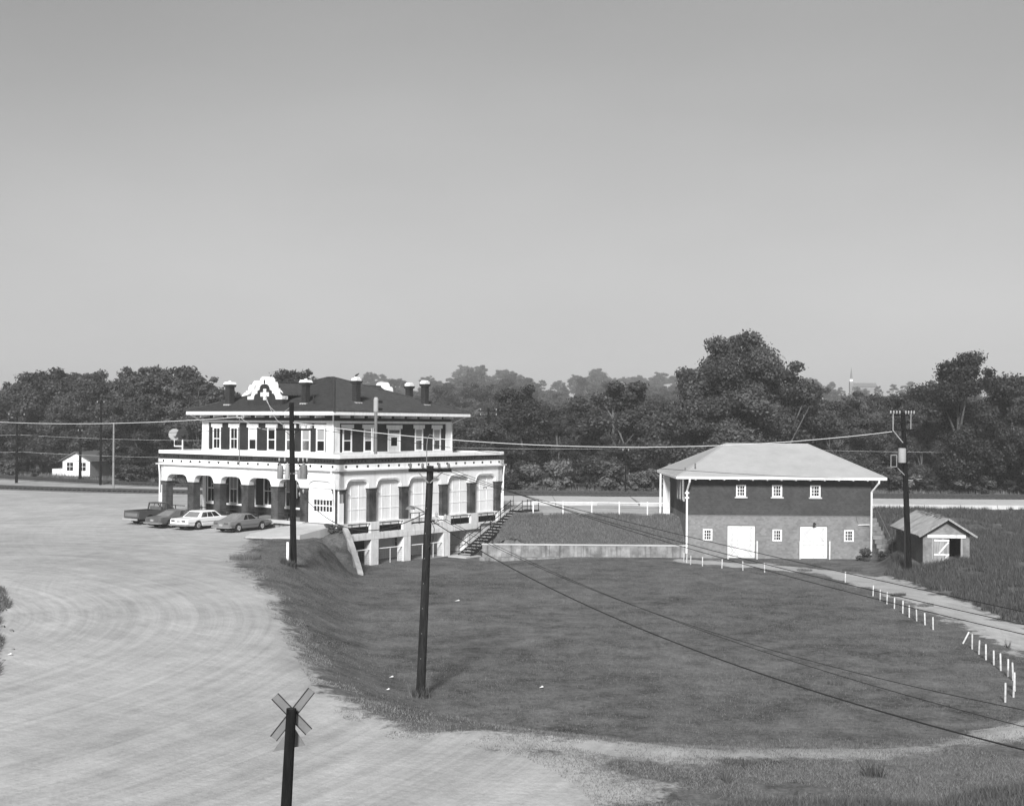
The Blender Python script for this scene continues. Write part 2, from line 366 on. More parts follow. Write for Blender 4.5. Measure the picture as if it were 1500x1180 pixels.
def height(x, y):
    A = np.interp(y, [10, 25, 31, 55, 79, 100, 112, 118, 128], [.8, .9, 1.0, 1.65, 2.25, 2.42, 2.75, 3.05, 3.1])
    Rr = np.interp(y, [10, 25, 34, 42, 50, 60, 85, 92, 100, 108, 118, 128], [1.2, 1.05, .85, .5, .15, .08, .12, .42, .95, 1.9, 3.0, 3.08])
    bankr = sstep((x - 27.5) / 6) * np.interp(y, [50, 60, 90, 110], [0, .5, .9, 0]); Rr = Rr + bankr
    w = sstep((x + 2) / 16)
    O = A * (1 - w) + Rr * w
    C = np.interp(y, [101.8, 102.0, 106.0, 128], [.95, .98, 3.03, 3.08]) * sstep((x + 3.2) / 2.2 - np.maximum(0, 0)) 
    mid = (y > 101.7) & (x > -9) & (x < 30.4)
    C2 = np.where(y > 106.2, 3.06, C)
    d = poly_sdf(x, y, LAWN)
    width = np.interp(x, [-8, 0, 14, 20], [6.3, 5.0, 5.0, 2.0]) + np.interp(y, [82, 89], [0, -3.4]) * (x < 0)
    T = sstep(d / np.maximum(width, 1))
    Lz = -.36 * sstep((6 - x) / 8) * sstep((y - 82) / 9) + .05 * vnoise(x, y, 9, 3)
    z = Lz + (O - Lz) * T
    z = np.where(mid & (d > 0), np.where(x < 1.2, np.maximum(C2 * sstep((x + 2.6) / 3.2), np.where(y > 112.5, 3.06, -9)), C2), z)
    rx, ry = x - P0[0], y - P0[1]; r = rx * DR[0] + ry * DR[1]; l = rx * DL[0] + ry * DL[1]
    z = np.where((r > 20.5) & (l > .3) & (y < 128) & (x < 8), 3.06, z)
    z = np.where((r > 19.5) & (l > -2.6) & (l <= .3) & (x < 1.2), np.clip((r - 17.5) / 4.5, 0, 1) * 3.06, z)
    z = np.where((r > .45) & (r < 20.4) & (l > .45) & (l < 21.6), -.42, z)
    z = np.where((r > .2) & (r < 14.5) & (l > -9) & (l <= .5) & (d > -1) & (x > -13.2), np.minimum(z, Lz), z)
    wd = np.array([2.0, -4.2]); wl = np.hypot(*wd); wd = wd / wl; ax_, ay_ = x + 13.15, y - 94.9
    tt = (ax_ * wd[0] + ay_ * wd[1]) / wl; pp = ax_ * wd[1] - ay_ * wd[0]                # pp > 0: bank side
    zl = np.interp(tt, [-.1, .12, .3, .6, .85, 1], [2.88, 2.80, 2.42, 1.40, .42, -.15]); wg = np.exp(-(pp / 2.6) ** 2) * (pp < 8) * (pp > .0) * (tt > -.12) * (tt < 1.02) * (r < .1)
    z = z * (1 - wg) + zl * wg
    z = np.where(y > 128, 3.1, z)
    hill = 7 * sstep((y - 270) / 220) + 22 * sstep((y - 540) / 400)
    z = z + hill + 2.2 * vnoise(x, y, 70, 5) * sstep((y - 200) / 100)
    z = z + np.where((y < 128) & (y > 20), .045 * vnoise(x, y, 2.7, 1) * (1 - np.exp(-np.abs(T - .5))) * 1.5 * (T > .02), 0) + .03 * vnoise(x, y, 5, 2) * (y < 94)
    return z
def dirtness(x, y):
    n_ = .5 * vnoise(x, y, 2.2, 11) + .35 * vnoise(x, y, .9, 12)
    a = .5 - poly_sdf(x, y, LOT) / np.interp(y, [33, 40, 50], [5.5, 3.5, 2.6])
    b = .5 + (1.8 - line_d(x, y, ROAD)) / 2.2 - .12 + .30 * vnoise(x, y, 1.7, 16) + .2 * vnoise(x, y, .7, 17)
    c = .33 + (1.25 - line_d(x, y, TRACKWAY)) / 2.4 + .30 * vnoise(x, y, 3.2, 15)
    e = .5 - poly_sdf(x, y, YARD) / 1.2
    lim = lambda v: np.clip(v, -.6, 1.6)
    v = np.maximum(np.maximum(lim(a), lim(b)), np.maximum(np.minimum(lim(c), .75), lim(e)))
    bare = .33 * np.exp(-((y - 34.5) / 3.0) ** 2) * (x < 16)
    return np.clip(v + .22 * n_ + bare, 0, 1), lim(a), lim(b), lim(c), lim(e)

TBL = [(-2600, 800), (-150, 232), (-100, 192), (-71, 168.5), (-43, 150), (-12, 141), (25, 138.6), (140, 138), (2600, 138)]
def grid_pieces():
    xs = np.concatenate([np.arange(-2500, -400, 300), np.arange(-400, -80, 16), np.arange(-80, -48, 2), np.arange(-48, 44, .5), np.arange(44, 80, 2), np.arange(80, 400, 16), np.arange(400, 2600, 300)])
    ys = np.concatenate([np.arange(-300, 0, 50), np.arange(0, 24, 3), np.arange(24, 101.5, .5), [101.5, 101.8, 102.05], np.arange(102.5, 130, .5), np.arange(130, 220, 3), np.arange(220, 700, 12), np.arange(700, 4000, 300)])
    X, Y = np.meshgrid(xs, ys); Z = height(X, Y); Dt, a, b, c, e = dirtness(X, Y)
    nx, ny = len(xs), len(ys)
    cx = (X[:-1, :-1] + X[1:, 1:]) / 2; cy = (Y[:-1, :-1] + Y[1:, 1:]) / 2
    _, a, b, c, e = dirtness(cx, cy); dl = poly_sdf(cx, cy, LAWN)
    cls = np.full(cx.shape, 4)                                   # 4 surrounding ground
    cls[(cy < 130) & (cy > 24) & (cx > -80) & (cx < 80)] = 3      # 3 rough grass
    cls[(dl < 3.5) & (cx < 30) & (cy < 101.8)] = 1                # 1 lawn
    cls[(b > .5)] = 2                                            # 2 dirt road
    cls[(c > .5) & (cls != 1)] = 2
    cls[(a > .5)] = 0                                            # 0 gravel lot
    cls[(e > .5)] = 5                                            # 5 gravel yard behind
    cls[cy > np.interp(cx, [p[0] for p in TBL], [p[1] for p in TBL]) + 7] = 6                                            # 6 woodland floor
    names = {6: 'woodland_floor', 0: 'gravel_lot', 1: 'lawn', 2: 'dirt_road', 3: 'grass_bank', 4: 'ground', 5: 'gravel_yard'}
    idx = np.arange(nx * ny).reshape(ny, nx)
    q = np.stack([idx[:-1, :-1], idx[:-1, 1:], idx[1:, 1:], idx[1:, :-1]], -1)
    V = np.stack([X.ravel(), Y.ravel(), Z.ravel()], -1); Df = Dt.ravel()
    for k, nm in names.items():
        F = q[cls == k]
        if not len(F): continue
        u, inv = np.unique(F.ravel(), return_inverse=True)
        me = fast_mesh(nm, V[u], inv.reshape(-1, 4)); me.polygons.foreach_set('use_smooth', np.ones(len(F), bool))
        at = me.attributes.new('dirt', 'FLOAT', 'POINT'); at.data.foreach_set('value', Df[u].astype(np.float32))
        me.materials.append(M['forest'] if k == 6 else M['ground']); o = link_mesh(nm, me); o['kind'] = 'structure'
def fast_mesh(name, V, F):
    me = bpy.data.meshes.new(name); V = np.asarray(V, np.float32); F = np.asarray(F, np.int32)
    me.vertices.add(len(V)); me.vertices.foreach_set('co', V.ravel())
    k = F.shape[1]; me.loops.add(F.size); me.loops.foreach_set('vertex_index', F.ravel())
    me.polygons.add(len(F)); me.polygons.foreach_set('loop_start', np.arange(0, F.size, k, dtype=np.int32))
    me.polygons.foreach_set('loop_total', np.full(len(F), k, np.int32)); me.update(calc_edges=True)
    return me
grid_pieces()
def hz(x, y): return float(height(np.array([float(x)]), np.array([float(y)]))[0])

# ------------------------------------------------------------------ railway: platform, ballast, tracks
def ribbon(pts, w, z0, z1, name, m):
    b = MB(); n = len(pts); vs = []
    for i, (x, y) in enumerate(pts):
        dx = pts[min(i + 1, n - 1)][0] - pts[max(i - 1, 0)][0]; dy = pts[min(i + 1, n - 1)][1] - pts[max(i - 1, 0)][1]; L = math.hypot(dx, dy)
        nx, ny = -dy / L, dx / L
        vs += [(x - nx * w / 2, y - ny * w / 2, z0), (x - nx * w / 2 * .8, y - ny * w / 2 * .8, z1), (x + nx * w / 2 * .8, y + ny * w / 2 * .8, z1), (x + nx * w / 2, y + ny * w / 2, z0)]
    fs = []
    for i in range(n - 1):
        a = 4 * i
        for k in range(3): fs.append((a + k, a + k + 4, a + k + 5, a + k + 1))
    b.add(vs, fs); return b.build(name, m)
def smooth_path(pts, step=1.0):
    P = [Vector((*p, 0)) for p in pts]; P = [P[0] * 2 - P[1]] + P + [P[-1] * 2 - P[-2]]; out = []
    for i in range(1, len(P) - 2):
        n = max(2, int((P[i + 1] - P[i]).length / step))
        for k in range(n):
            t = k / n
            a, b, c, d = P[i - 1], P[i], P[i + 1], P[i + 2]
            out.append(.5 * ((2 * b) + (c - a) * t + (2 * a - 5 * b + 4 * c - d) * t * t + (3 * b - a - 3 * c + d) * t ** 3))
    out.append(P[-2]); return [(p.x, p.y) for p in out]
TA = smooth_path([(-150, 187), (-95, 159), (-59, 141.5), (-38, 135), (-12, 133.2), (12, 133.2), (60, 133), (140, 133)], 2)
TBk = smooth_path([(-150, 232), (-100, 192), (-71, 168.5), (-43, 150), (-12, 141), (25, 138.6), (60, 138), (140, 138)], 2)
for nm, pts, lab in (('near', TA, 'nearer railway track curving away past the depot to the left'), ('far', TBk, 'farther railway track running along the edge of the trees')):
    bo = ribbon(pts, 4.2, 3.02, 3.22, 'ballast_bed', 'ballast'); bo['kind'] = 'structure'
    root = tag(empty('railway_track', (pts[0][0], pts[0][1], 3.1)), lab, 'railway track', 'railway tracks')
    off = pts[0]
    for s in (-.72, .72):
        vs = []; n = len(pts); b = MB(); L3 = []
        for i, (x, y) in enumerate(pts):
            dx = pts[min(i + 1, n - 1)][0] - pts[max(i - 1, 0)][0]; dy = pts[min(i + 1, n - 1)][1] - pts[max(i - 1, 0)][1]; L = math.hypot(dx, dy)
            L3.append((x - dy / L * s - off[0], y + dx / L * s - off[1], .29))
        for p, q in zip(L3[:-1], L3[1:]): b.bar(p, q, .075, .17)
        b.build('rail', 'rail', root)
    b = MB(); acc = 0
    for (x0, y0), (x1, y1) in zip(pts[:-1], pts[1:]):
        L = math.hypot(x1 - x0, y1 - y0); dx, dy = (x1 - x0) / L, (y1 - y0) / L
        while acc < L:
            cx, cy = x0 + dx * acc - off[0], y0 + dy * acc - off[1]
            b.bar((cx + dy * 1.25, cy - dx * 1.25, .15), (cx - dy * 1.25, cy + dx * 1.25, .15), .22, .14); acc += .62
        acc -= L
    o = b.build('tie', 'tie', root); o['kind'] = 'stuff'

# concrete platform beside the track, with its ramp gap
def slab(name, poly, z0, z1, m, parent=None, kind=None):
    n = len(poly); b = MB(); zt = z1 if isinstance(z1, (list, tuple)) else [z1] * n
    b.add([(x, y, z0) for x, y in poly] + [(x, y, zt[i]) for i, (x, y) in enumerate(poly)],
          [tuple(range(n)), tuple(range(n, 2 * n))] + [(i, (i + 1) % n, n + (i + 1) % n, n + i) for i in range(n)])
    o = b.build(name, m, parent)
    if kind: o['kind'] = kind
    return o
pc = smooth_path([(-4, 124.8), (30, 124.8), (70, 124.5), (140, 124.5)], 4.0)
k = 0
for i in range(len(pc) - 1):                      # cast bays with open joints
    (x0, y0), (x1, y1) = pc[i], pc[i + 1]; g = .025
    if 7.0 < (x0 + x1) / 2 < 11.2:
        slab('concrete_platform', [(x0 + g, 121.2), (x1 - g, 121.2), (x1 - g, y1 + 5.2), (x0 + g, y0 + 5.2)], 2.7, [3.14, 3.14, 3.38, 3.38], 'conc', kind='structure'); continue
    slab('concrete_platform', [(x0 + g, y0 - 4.6), (x1 - g, y1 - 4.6), (x1 - g, y1 + 5.2), (x0 + g, y0 + 5.2)], 2.7, 3.40, 'conc', kind='structure')

# ------------------------------------------------------------------ depot
depot = tag(empty('railway_depot', (P0[0], P0[1], 0), DEPOT_RZ), 'two storey brick railway depot with white arcades and a stepped mission gable', 'railway station')
RL, LL = 20.95, 22.1
fR = lambda s, d, z: (s, d, z)            # camera-right front
fL = lambda s, d, z: (d, s, z)            # camera-left front
fN = lambda s, d, z: (s, LL - d, z)       # far left end
fB = lambda s, d, z: (RL - d, s, z)       # back
colR = [.30, 3.78, 7.67, 12.78, 16.62, 20.45]
colL = [.30, 3.95, 7.3, 10.9, 14.45, 17.9, 21.6]
CW = .44
def arch_z(s, cols, z_spring=5.83, z_top=6.42, zend=None):
    for a, b in zip(cols[:-1], cols[1:]):
        lo, hi = a + CW, b - CW
        if lo <= s <= hi:
            w = (hi - lo) / 2; d = abs(s - (lo + hi) / 2); rx = min(.8, w * .55)
            if d <= w - rx: return z_top
            return z_spring + (z_top - z_spring) * math.sqrt(max(0, 1 - ((d - (w - rx)) / rx) ** 2))
    return z_spring - .03
def facade(fn, cols, length, trim=True, solid=()):
    ss = []
    for a, b in zip(cols[:-1], cols[1:]):
        lo, hi = a + CW, b - CW; ss += [lo - .002] + list(np.linspace(lo + .0, hi, 27)) + [hi + .002]
    ss = [0.0] + ss + [length]
    m = MB(fn); m.strip(ss, [arch_z(s, cols) for s in ss], [7.22] * len(ss), 0, .55); m.build('arcade_wall', 'white', depot)
    if trim:                                                  # raised moulding following each arch
        for a, b in zip(cols[:-1], cols[1:]):
            lo, hi = a + CW, b - CW; t = MB(fn)
            q = list(np.linspace(lo, hi, 23))
            t.strip(q, [arch_z(s, cols) + .10 for s in q], [arch_z(s, cols) + .20 for s in q], -.05, .0); t.build('arch_moulding', 'white', depot)
    c = MB(fn)                                                # cornice, band and scuppers
    c.box((-.30, -.30, 7.24), (length + .30, .5, 7.36)); c.box((-.14, -.14, 7.13), (length + .14, -.002, 7.238)); c.build('cornice', 'white', depot)
    c = MB(fn); c.box((-.12, -.12, 7.362), (length + .12, .4, 7.74)); c.build('cornice_band', 'white', depot)
    n = int(length / 1.18); sc = None
    for i in range(n):
        s = (i + .5) * length / n; q = MB(fn); q.box((s - .105, -.126, 7.47), (s + .105, -.05, 7.66)); q.build('scupper', 'dark', depot)
    p = MB(fn)                                                # pierced brick parapet
    p.box((0, .0, 7.742), (length, .3, 7.88)); p.box((0, .0, 8.06), (length, .3, 8.20))
    ng = max(3, int(length / 3.1)); blocks = []
    gl = length / ng
    for gi in range(ng):
        s0 = gi * gl; p.box((s0, 0, 7.88), (s0 + .42, .3, 8.06)); p.box((s0 + gl - .42, 0, 7.88), (s0 + gl, .3, 8.06))
        nh = 7; wg = (gl - .84) / nh
        for h in range(nh):
            a = s0 + .42 + h * wg; p.box((a, 0, 7.88), (a + wg * .38, .3, 8.06))
    for gi in range(ng + 1):
        s = min(max(gi * gl, .25), length - .25); p.box((s - .25, -.05, 7.742), (s + .25, -.002, 8.2))
    p.build('parapet', 'brick', depot)
    p = MB(fn); p.box((.35, .302, 7.8), (length - .35, .34, 8.2)); p.build('dark_hole_backing', 'black', depot)  # black backing added so the pierced holes look shaded
    q = MB(fn); q.box((-.12, -.10, 8.202), (length + .12, .42, 8.50)); q.build('coping', 'white', depot, bevel=.02)
facade(fR, colR, RL); facade(fL, colL, LL); facade(fN, [.3, 5.4, 10.5, 15.6, 20.5], RL, False); facade(fB, [.4, 6, 11, 16, 21.6], LL, False)
def column(fn, s, d0=-.02, base=3.1, m='brick_col', w=CW):
    c = MB(fn); c.box((s - w + .04, d0, base), (s + w - .04, d0 + .72, 5.45)); o = c.build('column', m, depot)
    c = MB(fn); c.box((s - w - .0, d0 - .03, 5.452), (s + w + .0, d0 + .76, 5.70)); c.box((s - w - .07, d0 - .09, 5.702), (s + w + .07, d0 + .80, 5.80))
    for k in range(4):                                        # fluted neck
        x = s - w + .11 + k * (2 * w - .22) / 3; c.box((x - .05, d0 - .025, 4.75), (x + .05, d0 - .0, 5.45))
    c.build('capital', m, o); return o
for s in colR[1:]: column(fR, s)
column(fR, .36, w=.38)
for s in colL[1:]: column(fL, s)
for s in (5.4, 10.5, 15.6, 20.5): column(fN, s)
for s in (6, 11, 16, 21.4): column(fB, s)
c = MB(); c.box((-.03, -.03, 3.1), (.5, .12, 5.82)); c.build('corner_pier', 'white', depot)
# white end posts at the outer corners
c = MB(); c.box((-.03, LL - .30, 2.4), (.28, LL + .03, 5.82)); c.build('corner_pier', 'white', depot)
c = MB(); c.box((RL - .18, -.03, 3.1), (RL + .02, .6, 5.82)); c.build('corner_pier', 'white', depot)
# floors and ceilings
b = MB(); b.box((.0, 3.2, 2.90), (RL, LL, 3.10)); b.box((.0, .55, 2.90), (RL, 3.2, 3.10)); b.build('porch_floor', 'conc_floor', depot)
b = MB(); b.box((-.28, 3.75, 2.86), (.0, LL + .1, 3.12)); b.build('porch_edge', 'conc', depot)
b = MB(); b.box((.0, .56, -.5), (.45, LL, 2.898)); b.build('porch_base', 'conc_old', depot)
b = MB(); b.box((.3, .3, 7.0), (RL - .3, LL - .3, 7.2)); b.box((.3, .3, 7.62), (RL - .3, LL - .3, 7.8)); b.build('porch_roof', 'metal_dark', depot)
b = MB(); b.box((.45, LL - .45, -.5), (RL, LL, 2.898)); b.box((RL - .45, 0.56, -.5), (RL, LL - .45, 2.898)); b.build('porch_base', 'conc_old', depot)
# main walls
UX0, UX1, UY0, UY1 = 3.0, 18.0, 3.7, 19.9
b = MB(); b.box((UX0, UY0, 3.1), (UX1, UY1, 7.0)); b.build('ground_floor_wall', 'brick', depot)
# ---- windows (frame > sash, pane); fn maps s along wall, d outward negative
def window(fn, s, z0, z1, w, wall_d, kind='dark', lintel=True, sill=True, door=False, bars=1):
    fr = MB(fn); t = .13; d = wall_d
    fr.box((s - w / 2 - t, d - .05, z0), (s - w / 2, d + .02, z1)); fr.box((s + w / 2, d - .05, z0), (s + w / 2 + t, d + .02, z1))
    fr.box((s - w / 2, d - .05, z1 - t * .8), (s + w / 2, d + .02, z1)); 
    o = fr.build('door' if door else 'window', 'white', depot)
    zt = z1 - t * .8; zm = (z0 + zt) / 2
    if door:
        q = MB(fn); zd = z0 + (zt - z0) * .80
        q.box((s - w / 2, d - .03, zd), (s + w / 2, d + .02, zd + .1)); q.box((s - w / 2, d - .02, z0), (s - w / 2 + .28, d + .02, zd)); q.box((s + w / 2 - .28, d - .02, z0), (s + w / 2, d + .02, zd))
        q.box((s - w / 2 + .28, d - .02, z0), (s + w / 2 - .28, d + .02, z0 + .55)); q.box((s - w / 2 + .28, d - .02, zd - .25), (s + w / 2 - .28, d + .02, zd)); q.build('door_leaf', 'white', o)
        g = MB(fn); g.box((s - w / 2 + .28, d + .0, z0 + .55), (s + w / 2 - .28, d + .02, zd - .25)); g.build('pane', 'glass', o)
        g = MB(fn); g.box((s - w / 2, d + .0, zd + .1), (s + w / 2, d + .02, zt)); g.build('pane', 'curtain', o)
    else:
        up, lo = {'dark': ('glass', 'glass'), 'half': ('curtain', 'glass'), 'pale': ('curtain', 'curtain'), 'low': ('glass', 'curtain'), 'board': ('white', 'brick'), 'boarddark': ('dark', 'brick')}[kind]
        g = MB(fn); g.box((s - w / 2, d - .005, zm + .03), (s + w / 2, d + .02, zt)); g.build('pane', up, o)
        g = MB(fn); g.box((s - w / 2, d + .0, z0 + .05), (s + w / 2, d + .02, zm - .03)); g.build('pane', lo, o)
        q = MB(fn); q.box((s - w / 2, d - .035, zm - .04), (s + w / 2, d - .006, zm + .04)); q.box((s - w / 2, d - .03, z0), (s + w / 2, d - .006, z0 + .08))
        if bars:
            q.box((s - .018, d - .03, zm + .04), (s + .018, d - .007, zt)); q.box((s - .018, d - .03, z0 + .08), (s + .018, d - .007, zm - .04))
        q.build('sash', 'white', o)
    if lintel: q = MB(fn); q.box((s - w / 2 - .32, d - .07, z1 + .002), (s + w / 2 + .32, d - .001, z1 + .32)); q.build('lintel', 'white', o)
    if sill: q = MB(fn); q.box((s - w / 2 - .15, d - .10, z0 - .10), (s + w / 2 + .15, d - .001, z0 - .002)); q.build('sill', 'white', o)
    return o
# the upper storey
b = MB(); b.box((UX0, UY0, 7.8), (UX1, UY1, 11.0)); b.build('upper_wall', 'brick', depot)
for x, y in ((UX0, UY0), (UX1, UY0), (UX0, UY1), (UX1, UY1)):
    sx = 1 if x == UX0 else -1; sy = 1 if y == UY0 else -1
    b = MB(); b.box((min(x - .06 * sx, x + .72 * sx), min(y - .06 * sy, y + .72 * sy), 7.8), (max(x - .06 * sx, x + .72 * sx), max(y - .06 * sy, y + .72 * sy), 10.98)); b.build('corner_pilaster', 'white', depot)
b = MB(); b.box((UX0 - .10, UY0 - .10, 10.96), (UX1 + .10, UY1 + .10, 11.16)); b.build('frieze', 'white', depot)
b = MB(); b.box((UX0 - .02, UY0 - .02, 11.16), (UX1 + .02, UY1 + .02, 11.62)); b.build('eaves_wall', 'brick', depot)
b = MB(); b.box((UX0 - .14, UY0 - .14, 7.8), (UX1 + .14, UY1 + .14, 8.58)); b.build('base_course', 'white', depot)
uR = lambda s, d, z: (s, UY0 + d, z); uL = lambda s, d, z: (UX0 + d, s, z)
for s, k in ((4.62, 'dark'), (7.12, 'half'), (13.6, 'pale'), (16.05, 'pale')): window(uR, s, 8.62, 10.55, .82, 0, k, bars=0)
window(uR, 10.36, 8.50, 10.52, 1.36, 0, door=True, sill=False)
for s, k in ((18.1, 'dark'), (15.8, 'dark'), (13.4, 'board'), (11.0, 'boarddark'), (8.75, 'pale'), (6.85, 'pale'), (5.1, 'half')): window(uL, s, 8.62, 10.55, .80, 0, k, bars=k == 'dark')
gL = lambda s, d, z: (UX0 + d, s, z)
b = MB(gL); b.box((UY0, -.06, 3.74), (UY1, -.001, 3.90)); b.build('sill_course', 'white', depot)
for s, k in ((18.8, 'dark'), (15.8, 'half'), (13.5, 'pale'), (11.4, 'dark'), (8.7, 'half'), (6.2, 'dark')): window(gL, s, 3.92, 6.5, .85, 0, k, lintel=False, sill=False, bars=1)
b = MB(); b.box((UX0 - .05, UY1 - .4, 3.1), (UX0 + .4, UY1 + .05, 6.99)); b.build('corner_pilaster', 'white', depot)
# service box & benches at the porch foot
# ---- garage bay on the left front
b = MB(fL); b.box((.5, .12, 3.02), (.78, .34, 5.83)); b.box((3.2, .12, 3.02), (3.5, .34, 5.83)); b.strip(list(np.linspace(.5, 3.5, 20)), [5.832] * 20, [max(5.84, arch_z(s, colL) - .01) if s > .76 else 5.84 for s in np.linspace(.5, 3.5, 20)], .14, .34)
b.build('garage_surround', 'white', depot)
b = MB(fL); b.box((.78, .22, 3.02), (3.2, .34, 5.83)); gd = b.build('garage_door', 'white', depot)
for i in range(6):
    for j in range(2):
        q = MB(fL); a = .98 + i * .345; z = 4.02 + j * .50; q.box((a, .212, z), (a + .25, .24, z + .40)); q.build('pane', 'glass', gd)
for z in (3.55, 5.2): 
    q = MB(fL); q.box((.8, .214, z), (3.18, .222, z + .03)); q.build('door_rail', 'white2', gd)
# ---- right front: boarded arches with battens
for i, (a, b_) in enumerate(zip(colR[:-1], colR[1:])):
    lo, hi = a + CW - .03, b_ - CW + .03; ss = list(np.linspace(lo, hi, 24))
    z0 = 3.1 if i != 2 else 2.6
    p = MB(fR); p.strip(ss, [z0] * 24, [min(6.41, arch_z(min(max(s, a + CW), b_ - CW), colR) - .005) for s in ss], .30, .42); po = p.build('boarded_panel', 'white', depot)
    t = MB(fR); nb = 3 if hi - lo < 3.5 else 4
    for z in (4.1, 5.08): t.box((lo, .27, z), (hi, .298, z + .06))
    for k in range(1, nb): s = lo + (hi - lo) * k / nb; t.box((s - .03, .275, z0), (s + .03, .299, 6.3))
    t.build('batten', 'white', po)
# little bracket lamp and notice drawn on the last boarded arch
q = MB(fR); q.box((18.55, .262, 5.16), (18.62, .272, 5.32)); q.box((18.95, .262, 5.16), (19.02, .272, 5.34)); q.box((18.55, .262, 5.30), (19.0, .272, 5.34)); q.build('wall_bracket', 'metal_dark', depot)
# slab, beam, pedestals, lower pillars
b = MB(fR); b.box((.2, -.32, 1.72), (17.4, .55, 2.12)); b.build('balcony_beam', 'white2', depot)
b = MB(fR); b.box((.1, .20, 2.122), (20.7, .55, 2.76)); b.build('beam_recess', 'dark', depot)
b = MB(fR); b.box((.1, .10, 2.762), (20.7, .55, 3.09)); b.build('arcade_sill', 'white2', depot)
for s in colR:
    w = .50 if s > 1 else .38
    b = MB(fR); b.box((s - w, -.30, 2.122), (s + w, .5, 3.098)); b.build('pedestal', 'white2', depot)
    if .5 < s < 14:
        b = MB(fR); b.box((s - .42, -.30, -.6), (s + .42, .45, 1.718)); b.build('lower_pillar', 'white2', depot)
for i, (a, b_) in enumerate(zip(colR[:-1], colR[1:])):
    lo, hi = a + .52, b_ - .52
    if i == 2:
        q = MB(fR); q.box((lo, -.28, 2.122), (hi, .19, 2.62)); q.build('landing_step', 'white2', depot)
        r_ = MB(fR); r_.bar((lo - .1, -.25, 3.55), (lo + 1.6, -.25, 3.55), .06); r_.bar((lo + 1.0, -.25, 2.62), (lo + 1.0, -.25, 3.55), .06); r_.bar((lo - .1, -.25, 2.62), (lo - .1, -.25, 3.55), .06); r_.build('landing_rail', 'black', depot); continue
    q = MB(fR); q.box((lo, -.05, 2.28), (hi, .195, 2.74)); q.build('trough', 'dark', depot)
    q = MB(fR); q.box((lo, -.30, 2.122), (hi, -.06, 2.26)); q.build('trough_curb', 'white2', depot)
    r_ = MB(fR); r_.bar((lo - .1, -.22, 3.0), (hi + .25, -.22, 3.0), .07)
    for k in range(3): s = lo + (hi - lo) * (k + .5) / 3; r_.bar((s, -.22, 2.26), (s, -.22, 3.0), .04)
    r_.build('window_rail', 'black', depot)
# basement: floor, rear wall with window and doors, end wall
b = MB(fR); b.box((.5, -.6, -.6), (20, 3.2, -.36)); b.build('basement_floor', 'conc_floor', depot)
b = MB(fR); b.box((.45, 2.4, -.4), (20, 2.6, 2.2)); b.box((.2, -.0, -.5), (.5, 3.2, 1.718)); b.build('basement_wall', 'basement', depot)
b = MB(fR); b.box((16.2, -.06, -.5), (20.9, .5, 2.12)); b.box((15.9, -.02, -.5), (16.2, 3.2, 1.71)); b.build('end_wall', 'white2', depot)
b = MB(fR); b.box((.5, .55, 1.98), (20, 2.39, 2.2)); b.build('basement_ceiling', 'basement', depot)
bw_ = MB(fR); bw_.box((9.0, 2.35, .55), (10.7, 2.398, 1.5)); wo_ = bw_.build('window', 'white2', depot)
for i in range(3):
    for j in range(2): q = MB(fR); q.box((9.06 + i * .55, 2.33, .60 + j * .45), (9.54 + i * .55, 2.348, 1.0 + j * .45)); q.build('pane', 'glass', wo_)
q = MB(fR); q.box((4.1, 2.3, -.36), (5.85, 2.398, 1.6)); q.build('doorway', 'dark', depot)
q = MB(fR); q.box((5.9, 2.32, -.36), (6.75, 2.398, 1.55)); dd = q.build('basement_door', 'white2', depot)
for j in range(3): q = MB(fR); q.box((6.1, 2.30, .45 + j * .34), (6.5, 2.318, .74 + j * .34)); q.build('pane', 'glass', dd)
for s0, s1 in ((12.0, 12.9), (14.0, 15.2)):
    q = MB(fR); q.box((s0, 2.32, -.36), (s1, 2.398, 1.5)); q.build('basement_door', 'basement', depot)
# white rail with wire mesh between the pillars
q = MB(fR); q.tube([(.9, -.1, .93), (12.5, -.1, .85)], .045, 6); 
for s in (2.0, 5.8, 9.8, 11.2): q.bar((s, -.1, -.4), (s, -.1, .9), .04)
q.build('guard_rail', 'white', depot)
q = MB(fR)
for k in range(60): s = .95 + k * .19; q.bar((s, -.1, -.35), (s, -.1, .86), .008)
for k in range(7): q.bar((.95, -.1, -.3 + k * .18), (12.4, -.1, -.3 + k * .18), .008)
o = q.build('wire_mesh', 'metal', depot); o['kind'] = 'stuff'
q = MB(fR)
q.tube([(13.2, -.15, .55), (15.6, -1.6, .5)], .03, 5); q.tube([(13.2, -.15, 0), (15.6, -1.6, -.05)], .03, 5); q.build('guard_rail', 'black', depot)
# ---- roof
EX0, EX1, EY0, EY1 = 1.7, 19.2, 2.35, 20.75
EZ = 11.95; PZ = 15.0
b = MB(); b.box((EX0 + .03, EY0 + .03, 11.60), (EX1 - .03, EY1 - .03, 11.64)); b.build('soffit', 'white2', depot)
b = MB()
for (x0, y0, x1, y1) in ((EX0, EY0, EX1, EY0 + .1), (EX0, EY1 - .1, EX1, EY1), (EX0, EY0 + .102, EX0 + .1, EY1 - .102), (EX1 - .1, EY0 + .102, EX1, EY1 - .102)): b.box((x0, y0, 11.64), (x1, y1, 11.93))
b.build('fascia', 'white', depot)
for i in range(9):                                        # eave brackets
    for (p, q2) in (((UX0, UY0 + 1 + i * 1.8, 0), (EX0 + .25, UY0 + 1 + i * 1.8, 0)), ((UX0 + .8 + i * 1.65, UY0, 0), (UX0 + .8 + i * 1.65, EY0 + .25, 0))):
        b = MB(); b.bar((p[0], p[1], 11.50), (q2[0], q2[1], 11.50), .12, .18); b.build('eave_bracket', 'white2', depot)
cx_, cy_ = (EX0 + EX1) / 2, (EY0 + EY1) / 2; hr = (EY1 - EY0 - (EX1 - EX0)) / 2 + .001
